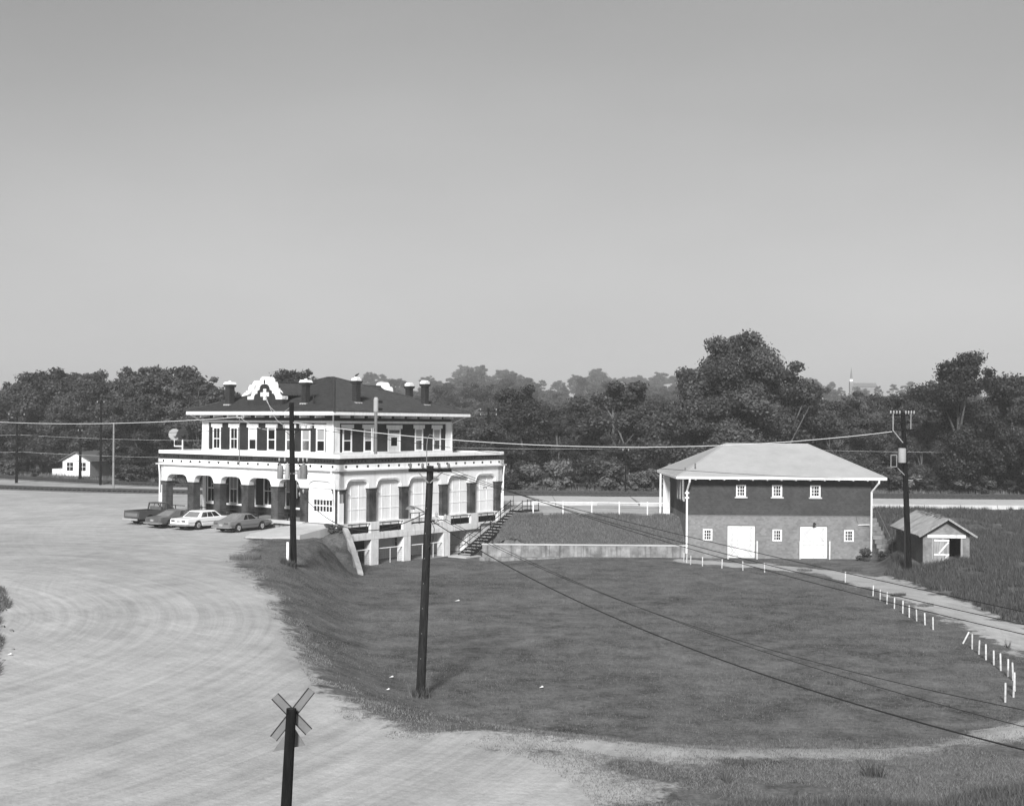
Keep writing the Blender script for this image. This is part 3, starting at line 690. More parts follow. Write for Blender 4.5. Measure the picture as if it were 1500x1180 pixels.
slope = (PZ - EZ) / ((EX1 - EX0) / 2)
def roofz(x, y): return EZ + slope * min(x - EX0, EX1 - x, y - EY0, EY1 - y)
corners = [(EX0 - .06, EY0 - .06, EZ - .01), (EX1 + .06, EY0 - .06, EZ - .01), (EX1 + .06, EY1 + .06, EZ - .01), (EX0 - .06, EY1 + .06, EZ - .01)]
ra, rb = (cx_, cy_ - hr, PZ), (cx_, cy_ + hr, PZ)
b = MB(); b.add(corners + [ra, rb], [(0, 1, 4), (2, 3, 5), (1, 2, 5, 4), (3, 0, 4, 5), (0, 3, 2, 1)]); b.build('roof', 'tile', depot)
ribs = MB(); sp = .30                                     # rows of barrel tiles running up each slope
def rib(p, q):
    p = Vector(p); q = Vector(q)
    d = q - p
    if d.length < .15: return
    s = Vector((d.y, -d.x, 0)).normalized() * .065; u = Vector((0, 0, .085))
    ribs.add([tuple(p + s), tuple(p + u), tuple(p - s), tuple(q + s), tuple(q + u), tuple(q - s)], [(0, 1, 4, 3), (1, 2, 5, 4), (0, 2, 1)])
n = int((EX1 - EX0) / sp)
for i in range(n):
    x = EX0 + (i + .5) * (EX1 - EX0) / n; dd_ = min(x - EX0, EX1 - x)
    rib((x, EY0 - .06, EZ), (x, EY0 + dd_, EZ + slope * dd_)); rib((x, EY1 + .06, EZ), (x, EY1 - dd_, EZ + slope * dd_))
n = int((EY1 - EY0) / sp); hw = (EX1 - EX0) / 2
for i in range(n):
    y = EY0 + (i + .5) * (EY1 - EY0) / n; dd_ = min(y - EY0, EY1 - y, hw)
    rib((EX0 - .06, y, EZ), (EX0 + dd_, y, EZ + slope * dd_)); rib((EX1 + .06, y, EZ), (EX1 - dd_, y, EZ + slope * dd_))
o = ribs.build('roof_tile', 'tile', depot); o['kind'] = 'stuff'
b = MB()
for cnr, apex in zip(corners, (ra, ra, rb, rb)): b.tube([Vector(cnr) + Vector((0, 0, .05)), Vector(apex) + Vector((0, 0, .06))], .11, 6)
b.tube([Vector(ra) + Vector((0, 0, .06)), Vector(rb) + Vector((0, 0, .06))], .12, 6); b.build('hip_tile', 'tile', depot)
# cross-gable roofs behind the stepped gables
def cross_gable(axis, c0, a0, a1, zr, half):
    b = MB(); f = (lambda a, c, z: (a, c, z)) if axis == 'x' else (lambda a, c, z: (c, a, z))
    b.fn = f
    b.add([(a0, c0 - half, zr - half * .58), (a0, c0, zr), (a0, c0 + half, zr - half * .58), (a1, c0 - half, zr - half * .58), (a1, c0, zr), (a1, c0 + half, zr - half * .58)], [(0, 1, 4, 3), (1, 2, 5, 4)])
    b.build('cross_gable_roof', 'tile', depot)
    t = MB(f); n = int(abs(a1 - a0) / .3)
    for i in range(n):
        a = a0 + (i + .5) * (a1 - a0) / n
        for s in (-1, 1):
            t.add([(a - .065, c0 + s * half, zr - half * .58), (a, c0 + s * half, zr - half * .58 + .085), (a + .065, c0 + s * half, zr - half * .58), (a - .065, c0, zr), (a, c0, zr + .085), (a + .065, c0, zr)], [(0, 1, 4, 3), (1, 2, 5, 4)])
    o = t.build('roof_tile', 'tile', depot); o['kind'] = 'stuff'
    t = MB(f); t.tube([(a0, c0, zr + .05), (a1, c0, zr + .05)], .11, 6); t.build('ridge_tile', 'tile', depot)
cross_gable('x', 11.87, 3.2, 17.8, 14.42, 1.95)
cross_gable('y', 9.4, 11.5, 19.7, 14.42, 1.95)
OUT = [(0, 14.88), (.35, 14.84), (.52, 14.70), (.60, 14.47), (.601, 14.44), (.86, 14.42), (.97, 14.20), (1.0, 13.93), (1.001, 13.90), (1.22, 13.88), (1.221, 13.74), (1.36, 13.70), (1.55, 13.52), (1.70, 13.30), (1.75, 13.21), (2.15, 13.20)]
INN = [(0, 14.27), (.30, 14.24), (.50, 14.15), (.65, 13.93), (.66, 13.80), (.95, 13.66), (.951, 13.46), (1.18, 13.42), (1.36, 13.18), (1.41, 12.97), (1.411, 12.95), (2.15, 12.95)]
def mission_gable(fn, c0, with_cross, k=1.0, full=True, thick=.55):
    S = sorted(set([x for x, _ in OUT] + [x for x, _ in INN])); ss = [-x for x in reversed(S) if x > 0] + S
    O_ = [float(np.interp(abs(x), [p[0] for p in OUT], [p[1] for p in OUT])) for x in ss]
    I_ = [float(np.interp(abs(x), [p[0] for p in INN], [p[1] for p in INN])) for x in ss]
    b = MB(fn); b.strip([c0 + x * k for x in ss], [12.3] * len(ss), [t - .03 for t in O_], 0, thick); g = b.build('mission_gable', 'brick', depot)
    q = MB(fn); q.strip([c0 + x * k for x in ss], I_, [t + .03 for t in O_], -.07, thick + .07); q.build('gable_coping', 'white', g)
    if with_cross:
        x = MB(fn); d0, d1 = -.06, -.001; cz = 13.38
        x.box((c0 - .10, d0, cz - .45), (c0 + .10, d1, cz + .45)); x.box((c0 - .17, d0 - .004, cz - .47), (c0 + .17, d1, cz - .30)); x.box((c0 - .17, d0 - .004, cz + .30), (c0 + .17, d1, cz + .47))
        x.box((c0 - .42, d0 - .008, cz - .10), (c0 + .42, d1, cz + .10)); x.box((c0 - .5, d0 - .012, cz - .18), (c0 - .34, d1, cz + .18)); x.box((c0 + .34, d0 - .012, cz - .18), (c0 + .5, d1, cz + .18)); x.box((c0 - .22, d0 - .016, cz - .22), (c0 + .22, d1, cz + .22))
        x.build('relief_cross', 'white', g)
        x = MB(fn); x.box((c0 - .09, -.085, 14.3), (c0 + .09, -.02, 14.62)); x.build('gable_niche', 'brick', g)
        x = MB(fn); x.box((c0 - 2.12, -.05, 12.30), (c0 + 2.12, .0, 12.42)); x.build('gable_foot', 'conc_old', g)
    return g
mission_gable(lambda s, d, z: (UX0 - .02 + d, s, z), 11.87, True)
mission_gable(lambda s, d, z: (UX1 + .02 - d, s, z), 11.87, False)
mission_gable(lambda s, d, z: (s, UY1 + .02 - d, z), 9.4, False, 1.2)
# ---- chimneys
def chimney(x, y, top, w=.62, cap='tin'):
    z0 = roofz(x, y) - .4
    b = MB(); b.box((x - w / 2, y - w / 2, z0), (x + w / 2, y + w / 2, top - .42)); ch = b.build('chimney', 'brick', depot)
    b = MB(); b.box((x - w / 2 - .09, y - w / 2 - .09, top - .42), (x + w / 2 + .09, y + w / 2 + .09, top - .30)); b.box((x - w / 2 - .12, y - w / 2 - .12, top - .298), (x + w / 2 + .12, y + w / 2 + .12, top - .20)); b.build('corbel', 'brick', ch)
    b = MB()
    if cap == 'tin':
        b.add([(x - .42, y - .42, top - .198), (x + .42, y - .42, top - .198), (x + .42, y + .42, top - .198), (x - .42, y + .42, top - .198), (x - .33, y - .33, top + .02), (x + .33, y - .33, top + .02), (x + .33, y + .33, top + .02), (x - .33, y + .33, top + .02)],
              [(0, 3, 2, 1), (4, 5, 6, 7), (0, 1, 5, 4), (1, 2, 6, 5), (2, 3, 7, 6), (3, 0, 4, 7)])
        b.lathe((x, y, top + .021), [(.14, 0), (.14, .08), (.05, .11)], 10)
    else: b.box((x - w / 2 - .05, y - w / 2 - .05, top - .198), (x + w / 2 + .05, y + w / 2 + .05, top + .02)); b.box((x - w / 2 + .03, y - w / 2 + .03, top + .022), (x + w / 2 - .03, y + w / 2 - .03, top + .12))
    b.build('chimney_cap', 'white', ch)
    b = MB(); b.box((x - w / 2 - .12, y - w / 2 - .12, roofz(x - w / 2, y - w / 2) - .1), (x + w / 2 + .1, y + w / 2 + .1, roofz(x, y) + .02)); b.build('flashing', 'conc', ch)
    return ch
chimney(3.4, 16.9, 14.5, .58); chimney(3.6, 7.55, 14.55, .50)
chimney(6.6, 4.6, 14.75, .50, 'cap'); chimney(15.3, 4.5, 14.75, .50, 'cap'); chimney(15.9, 6.9, 14.6, .50, 'cap')
b = MB(); b.lathe((3.3, 6.3, 12.3), [(.07, 0), (.07, 1.0)], 8); b.build('vent_pipe', 'black', depot)
b = MB(); b.lathe((17.0, 4.7, 12.2), [(.07, 0), (.07, .8)], 8); b.build('vent_pipe', 'black', depot)
# ---- downspouts
b = MB(); b.tube([(EX0 + .25, EY0 + .3, 11.65), (EX0 + .3, EY0 + .35, 11.5), (UX0 - .1, UY0 - .1, 10.9), (UX0 - .12, UY0 - .12, 8.6)], .06, 6); b.build('downspout', 'white', depot)
b = MB(); b.tube([(EX0 + .2, EY1 - .3, 11.65), (UX0 - .1, UY1 + .0, 11.0), (UX0 - .12, UY1 + .05, 8.6)], .06, 6); b.build('downspout', 'white', depot)
b = MB(); b.tube([(EX1 - .3, EY0 + .2, 11.65), (UX1 + .05, UY0 - .1, 11.0), (UX1 + .05, UY0 - .12, 8.6)], .05, 6); b.build('downspout', 'white', depot)
b = MB(); b.tube([(-.3, .62, 7.2), (-.12, .5, 6.6), (-.1, .42, 5.6), (-.1, .42, 3.1)], .07, 6); b.build('downspout', 'white', depot)
b = MB(); b.tube([(20.9, -.3, 7.2), (21.0, -.1, 6.2), (21.0, -.08, 3.2)], .07, 6); b.build('downspout', 'white', depot)
b = MB(); b.tube([(-.3, LL - .2, 7.2), (-.12, LL - .1, 6.2), (-.1, LL - .05, 3.0)], .07, 6); b.build('downspout', 'white', depot)
# ---- low iron rail and white box along the porch edge
q = MB()
for a, b_ in zip(colL[1:-1], colL[2:]):
    q.bar((-.15, a + .6, 3.72), (-.15, b_ - .6, 3.68), .06); q.bar((-.15, (a + b_) / 2, 3.1), (-.15, (a + b_) / 2, 3.75), .06)
q.build('porch_rail', 'black', depot)

# things standing on or by the depot
dmat = Matrix.Translation((P0[0], P0[1], 0)) @ Matrix.Rotation(DEPOT_RZ, 4, 'Z')
def DW(r, l, z): return tuple(dmat @ Vector((r, l, z)))
s1 = tag(empty('signal_lamp', DW(.2, 19.3, 8.5), DEPOT_RZ), 'pair of round railway signal discs, one speckled white and one black, on the parapet', 'signal')
b = MB(); b.tube([(0, 0, 0), (0, 0, .95)], .06, 8); b.tube([(0, 0, .36), (-.25, .8, .36), (-.25, .8, .9)], .06, 8); b.build('bracket', 'white', s1)
ax = Vector((-.35, -1, 0)).normalized()
b = MB(); b.lathe((0, 0, 0), [(.02, 0), (.50, .0), (.50, .05), (.16, .07), (.16, .35)], 24, 'y'); o = b.build('black_target', 'black', s1); o.location = (0, 0, 1.38); o.rotation_euler = (0, 0, R(-165) - DEPOT_RZ)
o['label'] = 'black round signal disc'
b = MB(); b.lathe((0, 0, 0), [(.02, 0), (.50, .0), (.50, .05), (.16, .07), (.16, .35)], 24, 'y'); o = b.build('white_target', 'insul', s1); o.location = (-.25, .8, 1.38); o.rotation_euler = (0, 0, R(-165) - DEPOT_RZ)
o['label'] = 'speckled pale round signal disc'
s2 = tag(empty('signal_mast', DW(4.9, .75, 7.8), DEPOT_RZ), 'pale signal mast with two black hooded lamps standing on the porch roof', 'signal')
b = MB(); b.tube([(0, 0, 0), (0, 0, 4.1)], .13, 10); b.build('mast_post', 'metal', s2)
b = MB(); b.lathe((0, 0, 4.1), [(.18, 0), (.2, .1), (.2, 1.0), (.14, 1.2)], 10); b.build('signal_head', 'insul', s2)
for z in (4.35, 4.95): b = MB(); b.lathe((.2, -.02, z), [(.12, 0), (.12, .45)], 10, 'x'); b.build('lamp_hood', 'black', s2)
b = MB(); b.bar((-.3, 0, 0), (-.3, 0, 2.8), .03); b.bar((-.5, 0, 0), (-.5, 0, 2.8), .03)
for k in range(8): b.bar((-.3, 0, .3 + k * .33), (-.5, 0, .3 + k * .33), .02)
b.build('ladder', 'white', s2)
s3 = tag(empty('service_mast', DW(-.16, 11.46, 7.35), DEPOT_RZ), 'thin grey service mast with an insulator bracket on the depot front', 'mast')
b = MB(); b.tube([(0, 0, 0), (0, 0, 4.0)], .035, 8); b.build('mast_post', 'metal', s3)
b = MB(); b.bar((0, -.55, 4.0), (0, .35, 4.0), .06); b.build('crossarm', 'insul', s3)
for y in (-.5, .3): b = MB(); b.lathe((0, y, 4.03), [(.06, 0), (.08, .06), (.08, .14), (.03, .18)], 8); b.build('insulator', 'insul', s3)
# bird
bd = tag(empty('bird', DW(6.6, 4.6, 14.87)), 'small dark bird perched on a depot chimney', 'bird')
b = MB(); b.lathe((0, 0, 0), [(.02, -.17), (.07, -.10), (.085, 0), (.07, .09), (.045, .15), (.05, .19), (.04, .24), (.008, .30)], 10, 'x'); b.smooth = True
o = b.build('body', 'black', bd); o.location = (0, 0, .15); o.rotation_euler = (0, R(-35), R(30))
b = MB(); b.bar((-.10, -.05, .06), (-.28, -.15, -.02), .07, .015); b.build('tail', 'black', bd)
b = MB(); b.bar((0, .02, 0), (0, .02, .1), .01); b.bar((0, -.02, 0), (0, -.02, .1), .01); b.build('leg', 'black', bd)
# floodlight? none. outside steps
# ------------------------------------------------------------------ iron stair at the depot's right end
st = tag(empty('iron_staircase', DW(13.3, -1.9, -.3), DEPOT_RZ), 'black iron staircase with railings beside the white depot wall', 'staircase')
n = 17; run = 7.3; rise = 3.4; w = .62
for i in range(n):
    t = i / (n - 1); b = MB(); b.box((t * run, -w, t * rise + .14), (t * run + .30, w, t * rise + .18)); b.build('tread', 'insul', st); b = MB(); b.box((t * run + .28, -w, t * rise - .06), (t * run + .30, w, t * rise + .139)); b.build('riser', 'black', st)
b = MB()
for y in (-w - .04, w + .04): b.bar((-.1, y, .0), (run + .2, y, rise + .05), .06, .28)
b.build('stringer', 'black', st)
b = MB(); b.box((run + .3, -w - .1, rise), (run + 2.6, w + .1, rise + .08)); b.box((run + .3, -w - .1, rise - .22), (run + 2.6, -w - .02, rise - .002)); b.build('landing', 'black', st)
for y in (-w - .05, w + .05):
    b = MB()
    for h in (.95, .5):
        b.bar((0, y, .1 + h), (run + .1, y, rise + h), .045)
        if y < 0: b.bar((run + .1, y, rise + h), (run + 2.55, y, rise + h), .045)
        else: b.bar((run + .1, y, rise + h), (run + .5, y, rise + h), .045)
    for k in range(6): t = k / 5; b.bar((t * run, y, t * rise), (t * run, y, t * rise + 1.05), .05)
    if y < 0:
        for k in (1, 2): b.bar((run + .1 + k * 1.22, y, rise), (run + .1 + k * 1.22, y, rise + .97), .05)
    b.build('handrail', 'black', st)
b = MB(); b.bar((run + 2.55, -w, rise + .95), (run + 2.55, w, rise + .95), .045); b.bar((run + 2.55, w, rise), (run + 2.55, w, rise + .97), .05); b.build('handrail', 'black', st)
b = MB(); b.box((run + 2.0, -w, 2.2), (run + 2.5, w, rise - .23)); b.build('stair_footing', 'conc', st)
b = MB()
for x, y in ((run * .55, -w), (run * .55, w), (run + .4, -w), (run + .4, w)): b.bar((x, y, -.2), (x, y, min(rise, rise * x / run) - .02), .07)
b.build('stair_post', 'black', st)
slab('stair_pad', [DW(12.2, -2.9, 0)[:2], DW(14.2, -2.9, 0)[:2], DW(14.2, -.9, 0)[:2], DW(12.2, -.9, 0)[:2]], -.6, -.25, 'conc', kind='structure')

# wing wall, ramp, retaining wall
ww = MB(); a = Vector((-13.15, 94.9, 0)); e = Vector((-11.15, 90.7, 0)); d = (e - a).normalized(); nn = Vector((-d.y, d.x, 0)) * .21
prof = [(0, 3.12), (.12, 3.05), (.3, 2.62), (.6, 1.55), (.85, .55), (1, -.15)]; vs = []
for t, z in prof:
    p = a + (e - a) * t
    for s in (1, -1): vs += [(p.x + nn.x * s, p.y + nn.y * s, -.8), (p.x + nn.x * s, p.y + nn.y * s, z)]
fs = []
for i in range(len(prof) - 1):
    k = 4 * i; fs += [(k, k + 4, k + 5, k + 1), (k + 2, k + 3, k + 7, k + 6), (k + 1, k + 5, k + 7, k + 3), (k, k + 2, k + 6, k + 4)]
fs += [(0, 1, 3, 2), (len(vs) - 4, len(vs) - 2, len(vs) - 1, len(vs) - 3)]
ww.add(vs, fs); o = ww.build('wing_wall', 'conc_wing'); tag(o, 'pale sloping concrete wing wall holding the grass bank at the depot corner', 'retaining wall')
slab('driveway_ramp', [DW(.1, 3.55, 0)[:2], DW(.1, .3, 0)[:2], DW(-2.2, -.2, 0)[:2], DW(-4.6, -.5, 0)[:2], DW(-6.2, .9, 0)[:2], DW(-6.8, 3.0, 0)[:2], DW(-5.2, 4.3, 0)[:2], DW(-2.5, 4.2, 0)[:2]], 1.6, [3.03, 3.03, 2.85, 2.62, 2.48, 2.44, 2.50, 2.80], 'conc', kind='structure')
rwall = tag(empty('retaining_wall', (-2.4, 101.5, 0)), 'low stained concrete retaining wall under the grass bank between depot and freight house', 'retaining wall')
x = 0.0; i = 0
while x < 16.9:
    L = min(2.8, 16.9 - x); b = MB(); b.box((x + .012, 0, -.6), (x + L - .012, .34, .95 + .012 * (i % 2))); b.build('wall_panel', 'conc_old', rwall); x += L; i += 1
b = MB(); b.box((-.05, -.05, .965), (16.9, .40, 1.06)); b.build('wall_cap', 'conc', rwall)
b = MB(); b.box((-.2, -.75, -.3), (17.0, -.02, -.005)); b.build('wall_footing', 'conc_old', rwall)

# white post fence on the bank
fc = tag(empty('pipe_fence', (2.0, 106.4, 3.0)), 'white pipe fence along the top of the grass bank', 'fence')
for k, x in enumerate((-.1, 2.5, 5.0, 7.4, 9.85)):
    b = MB(); b.tube([(0, 0, -.2), (0, 0, 1.32)], .06, 8); o = b.build('post', 'white', fc); o.location = (x, 0, 0)
b = MB(); b.tube([(-.1, 0, 1.25), (11.7, 0, 1.22)], .035, 6); b.build('top_rail', 'white', fc)
for h in (.28, .8): b = MB(); b.tube([(-2.6, 0, h), (-.1, 0, h), (11.7, 0, h - .02)], .014 if h > .5 else .022, 5); b.build('wire_rail', 'metal_dark', fc)

# ------------------------------------------------------------------ freight house
FX0, FX1, FY0, FY1 = 14.6, 29.85, 101.5, 112.9
fh = tag(empty('freight_house', (FX0, FY0, 0)), 'two storey freight house with pale hipped roof, dark brick above grey painted brick', 'building')
fw, fd = FX1 - FX0, FY1 - FY0
b = MB(); b.box((0, 0, -.5), (fw, fd, 3.58)); b.build('lower_wall', 'paint_f', fh)
b = MB(); b.box((-.012, -.012, 3.582), (fw + .012, fd + .012, 6.9)); b.build('upper_wall', 'brick_f', fh)
b = MB(); b.box((-.03, -.03, 3.54), (fw + .03, .0 - .013, 3.60)); b.build('belt_course', 'metal_dark', fh)
OV = 1.02; ez = 6.78; rx0, rx1, ry = 4.15, 11.35, fd / 2; rz = 9.42
cn = [(-OV, -OV, ez), (fw + OV, -OV, ez), (fw + OV, fd + OV, ez), (-OV, fd + OV, ez)]
b = MB(); b.add(cn + [(rx0, ry, rz), (rx1, ry, rz)], [(0, 1, 5, 4), (1, 2, 5), (2, 3, 4, 5), (3, 0, 4)]); b.build('roof', 'roof_f', fh)
b = MB(); b.add([(x_, y_, ez - .03) for x_, y_, _ in cn], [(0, 1, 2, 3)]); b.build('soffit', 'white2', fh)
b = MB()
for (x0, y0, x1, y1) in ((-OV, -OV - .03, fw + OV, -OV + .03), (-OV, fd + OV - .03, fw + OV, fd + OV + .03), (-OV - .03, -OV + .032, -OV + .03, fd + OV - .032), (fw + OV - .03, -OV + .032, fw + OV + .03, fd + OV - .032)): b.box((x0, y0, ez - .17), (x1, y1, ez + .025))
b.build('gutter', 'white', fh)
b = MB()
for p, q in (((-OV, -OV, ez), (rx0, ry, rz)), ((fw + OV, -OV, ez), (rx1, ry, rz)), ((rx0, ry, rz), (rx1, ry, rz)), ((-OV, fd + OV, ez), (rx0, ry, rz))): b.tube([Vector(p) + Vector((0, 0, .02)), Vector(q) + Vector((0, 0, .02))], .05, 6)
b.build('hip_cap', 'roof_f', fh)
rt = MB(); rt.box((-.06, -OV + .05, ez - .26), (.06, -.02, ez - .05)); rme = rt.mesh('rafter_tail', 'white2')
for k in range(13): link_mesh('rafter_tail', rme, fh, (.55 + k * 1.18, 0, 0))
rt = MB(); rt.box((-OV + .05, -.06, ez - .26), (-.02, .06, ez - .05)); rme2 = rt.mesh('rafter_tail', 'white2')
for k in range(9): link_mesh('rafter_tail', rme2, fh, (0, .6 + k * 1.25, 0))
def barred_window(x0, x1, z0, z1, lintel, sill):
    b = MB(); t = .09
    b.box((x0, -.05, z0), (x0 + t, .0, z1)); b.box((x1 - t, -.05, z0), (x1, .0, z1)); b.box((x0 + t, -.05, z1 - t), (x1 - t, .0, z1)); b.box((x0 + t, -.05, z0), (x1 - t, .0, z0 + t)); o = b.build('window', 'white', fh)
    nx, nz = 3, 3
    for i in range(nx):
        for j in range(nz):
            q = MB(); gx = (x1 - x0 - 2 * t) / nx; gz = (z1 - z0 - 2 * t) / nz
            q.box((x0 + t + i * gx + .02, -.022, z0 + t + j * gz + .02), (x0 + t + (i + 1) * gx - .02, -.0135, z0 + t + (j + 1) * gz - .02)); q.build('pane', 'glass', o)
    q = MB(); q.box((x0 + t, -.0195, z0 + t), (x1 - t, -.014, z1 - t)); q.build('muntin', 'white', o)
    q = MB()
    for i in range(4): xx = x0 + .14 + i * (x1 - x0 - .28) / 3; q.bar((xx, -.08, z0), (xx, -.08, z1), .025)
    q.build('window_bar', 'white2', o)
    if sill: q = MB(); q.box((x0 - .12, -.14, z0 - .12), (x1 + .12, -.013, z0 - .002)); q.build('sill', 'conc', o)
    if lintel: q = MB(); q.box((x0 - .25, -.03, z1 + .002), (x1 + .25, -.013, z1 + .26)); q.build('lintel', 'brick_f', o)
for a, b_ in ((4.05, 4.86), (7.04, 7.87), (10.20, 11.05)): barred_window(a, b_, 5.12, 6.12, True, True)
for a, b_ in ((1.32, 2.10), (7.10, 7.88), (13.04, 13.84)): barred_window(a, b_, 1.46, 2.42, False, False)
def double_door(x0, x1, z1):
    b = MB(); b.box((x0 - .06, -.03, z1), (x1 + .06, -.0, z1 + .1)); o = b.build('double_door', 'metal_dark', fh)
    w = (x1 - x0) / 2
    for k in range(2):
        a = x0 + k * w + .02; e = x0 + (k + 1) * w - .02
        q = MB(); q.box((a, -.045, .06), (e, -.0, z1)); q.build('door_leaf', 'white2', o)
        q = MB(); fw_ = .11
        for z0_, z1_ in ((.06, z1 / 2 - .02), (z1 / 2 - .02, z1)):
            q.box((a, -.085, z0_), (a + fw_, -.046, z1_)); q.box((e - fw_, -.085, z0_), (e, -.046, z1_)); q.box((a + fw_, -.085, z0_), (e - fw_, -.046, z0_ + fw_)); q.box((a + fw_, -.085, z1_ - fw_), (e - fw_, -.046, z1_))
            q.bar((a + fw_, -.060, z0_ + fw_), (e - fw_, -.060, z1_ - fw_), .028, .09); q.bar((e - fw_, -.066, z0_ + fw_), (a + fw_, -.066, z1_ - fw_), .028, .09)
        q.build('door_brace', 'white', o)
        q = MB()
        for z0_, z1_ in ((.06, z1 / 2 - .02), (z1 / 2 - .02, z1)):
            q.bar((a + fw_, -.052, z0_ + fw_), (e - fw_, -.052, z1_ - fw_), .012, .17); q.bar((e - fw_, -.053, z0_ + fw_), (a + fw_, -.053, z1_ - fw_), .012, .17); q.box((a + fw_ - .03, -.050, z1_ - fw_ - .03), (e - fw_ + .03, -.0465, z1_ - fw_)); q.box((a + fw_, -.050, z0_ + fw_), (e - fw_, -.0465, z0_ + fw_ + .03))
        q.build('painted_brace_shadow', 'metal', o)  # dark strips stand in for the shadow lines along the braces
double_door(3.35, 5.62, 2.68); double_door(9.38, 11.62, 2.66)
b = MB(); b.tube([(10.5, -.02, 3.0), (10.5, -.35, 3.05)], .03, 6); b.lathe((10.5, -.38, 2.85), [(.16, 0), (.13, .08), (.04, .2)], 10); b.build('wall_lamp', 'black', fh)
b = MB(); b.tube([(14.2, -.02, 2.85), (15.1, -.25, 2.9)], .035, 6); b.build('pipe_bracket', 'white', fh)
b = MB(); b.tube([(14.0, -.03, 3.7), (14.1, -.03, 3.2), (14.25, -.03, 2.85)], .012, 5); b.build('cable', 'black', fh)
for x, s in ((-.04, -1), (fw + .02, 1)):
    b = MB(); xx = x + (.35 * s if s > 0 else 0)
    b.tube([(x + .38 * (s > 0) + (.1 if s < 0 else 0), -OV + .05, ez - .15), (x + .38 * (s > 0) + (.1 if s < 0 else 0), -OV + .1, ez - .4), (x, -.16, ez - 1.2), (x, -.14, .4)], .085, 8); b.build('downspout', 'white', fh)
for z in (4.95, 5.35): b = MB(); b.box((-.22, -.25, z), (.12, -.02, z + .12)); b.build('pipe_strap', 'white', fh)
# left side: tall windows and canopy post at the back
for k in range(3):
    y = 1.6 + k * 1.7; b = MB(); b.box((-.06, y, 4.6), (-.013, y + .95, 6.5)); o = b.build('window', 'white', fh)
    q = MB(); q.box((-.075, y + .1, 4.7), (-.062, y + .85, 6.4)); q.build('pane', 'glass', o)
b = MB(); b.box((-.9, 8.6, 3.0), (-.35, 9.1, 6.5)); b.bar((-1.1, 9.3, 3.0), (-1.1, 9.3, 6.6), .14); b.build('canopy_post', 'white', fh)
b = MB(); b.bar((-.5, 7.6, 3.0), (-.5, 7.6, 6.0), .1); b.build('canopy_post', 'white', fh)
b = MB(); b.lathe((.7, .35, 7.5), [(.06, 0), (.06, .35)], 8); b.build('roof_vent', 'metal_dark', fh)
b = MB(); b.lathe((-.1, .6, 7.2), [(.06, 0), (.06, .3)], 8); b.build('roof_vent', 'metal_dark', fh)
# steps & handrail to the right of the freight house
b = tag(empty('concrete_steps', (30.6, 101.2, 0)), 'concrete steps with a thin pipe rail against the right end of the freight house', 'steps')
for k in range(9): q = MB(); q.box((0, k * .55, -.3 + 0), (1.0, k * .55 + .55, .55 + k * .32)); q.build('step', 'conc_old', b)
q = MB(); q.bar((1.0, .1, 1.5), (1.0, 4.8, 4.1), .05); q.bar((1.0, .1, .5), (1.0, .1, 1.5), .05); q.bar((1.0, 2.5, 1.5), (1.0, 2.5, 2.83), .05); q.bar((1.0, 4.8, 3.1), (1.0, 4.8, 4.1), .05); q.build('handrail', 'metal', b)
# guard posts beside the doors
gp = MB(); gp.lathe((0, 0, -.3), [(.07, 0), (.07, 1.75), (.04, 1.8)], 8); gme = gp.mesh('guard_post', 'white2')
for x, lab in ((17.95, 'white guard post left of the left freight door'), (20.35, 'white guard post right of the left freight door'), (23.9, 'white guard post left of the right freight door'), (26.35, 'white guard post right of the right freight door')):
    tag(link_mesh('guard_post', gme, None, (x, 101.05, hz(x, 101.05))), lab, 'post', 'guard posts by the freight doors')

# ------------------------------------------------------------------ brick shed
sh = tag(empty('brick_shed', (30.55, 90.6, .4), R(-4)), 'small pale brick shed with gabled sheet roof and half open plank door', 'shed')
sw, sdp, sh_e, sh_r = 3.35, 8.2, 2.75, 3.85
b = MB(); b.box((0, .0, .32), (.22, sdp, sh_e)); b.box((.22, sdp - .22, .32), (sw, sdp, sh_e)); b.box((sw - .22, .0, .32), (sw, sdp - .22, sh_e)); b.build('side_wall', 'brick_shed2', sh)
b = MB(); b.box((-.012, -.012, .32), (.62, .2, 2.62)); b.box((2.85, -.012, .32), (sw + .012, .2, 2.62)); b.strip([-.012, sw / 2, sw + .012], [2.622] * 3, [sh_e, sh_r - .12, sh_e], -.012, .2); b.build('front_wall', 'brick_shed', sh)
b = MB(); b.box((-.08, -.08, -1.0), (.6, sdp + .05, .318)); b.box((2.86, -.08, -1.0), (sw + .08, sdp + .05, .318)); b.box((.6, .1, -1.0), (2.86, sdp, .05)); b.build('foundation', 'conc', sh)
b = MB(); b.box((.28, -.10, 2.42), (3.05, -.014, 2.66)); b.build('door_lintel', 'white2', sh)
b = MB(); b.box((.62, -.04, .3), (.75, .16, 2.42)); b.box((2.72, -.04, .3), (2.85, .16, 2.42)); b.build('door_frame', 'wood', sh)
b = MB(); b.box((.25, .25, .06), (sw - .25, sdp - .25, .08)); b.build('shed_floor', 'conc_old', sh)
dl = empty('plank_door', (.76, -.05, .12)); dl.parent = sh
for k in range(6): b = MB(); b.box((k * .185 + .004, -.03 - .004 * (k % 2), 0), (k * .185 + .178, .01, 2.25 - .02 * (k % 3))); b.build('plank', 'wood', dl)
b = MB(); b.box((0, -.065, 1.0), (1.1, -.036, 1.13)); b.box((0, -.065, 2.05), (1.1, -.036, 2.18)); b.bar((.08, -.058, .05), (1.0, -.058, 1.02), .03, .12); b.bar((.35, -.058, 1.15), (1.05, -.058, 2.0), .03, .12); b.build('door_brace', 'white2', dl)
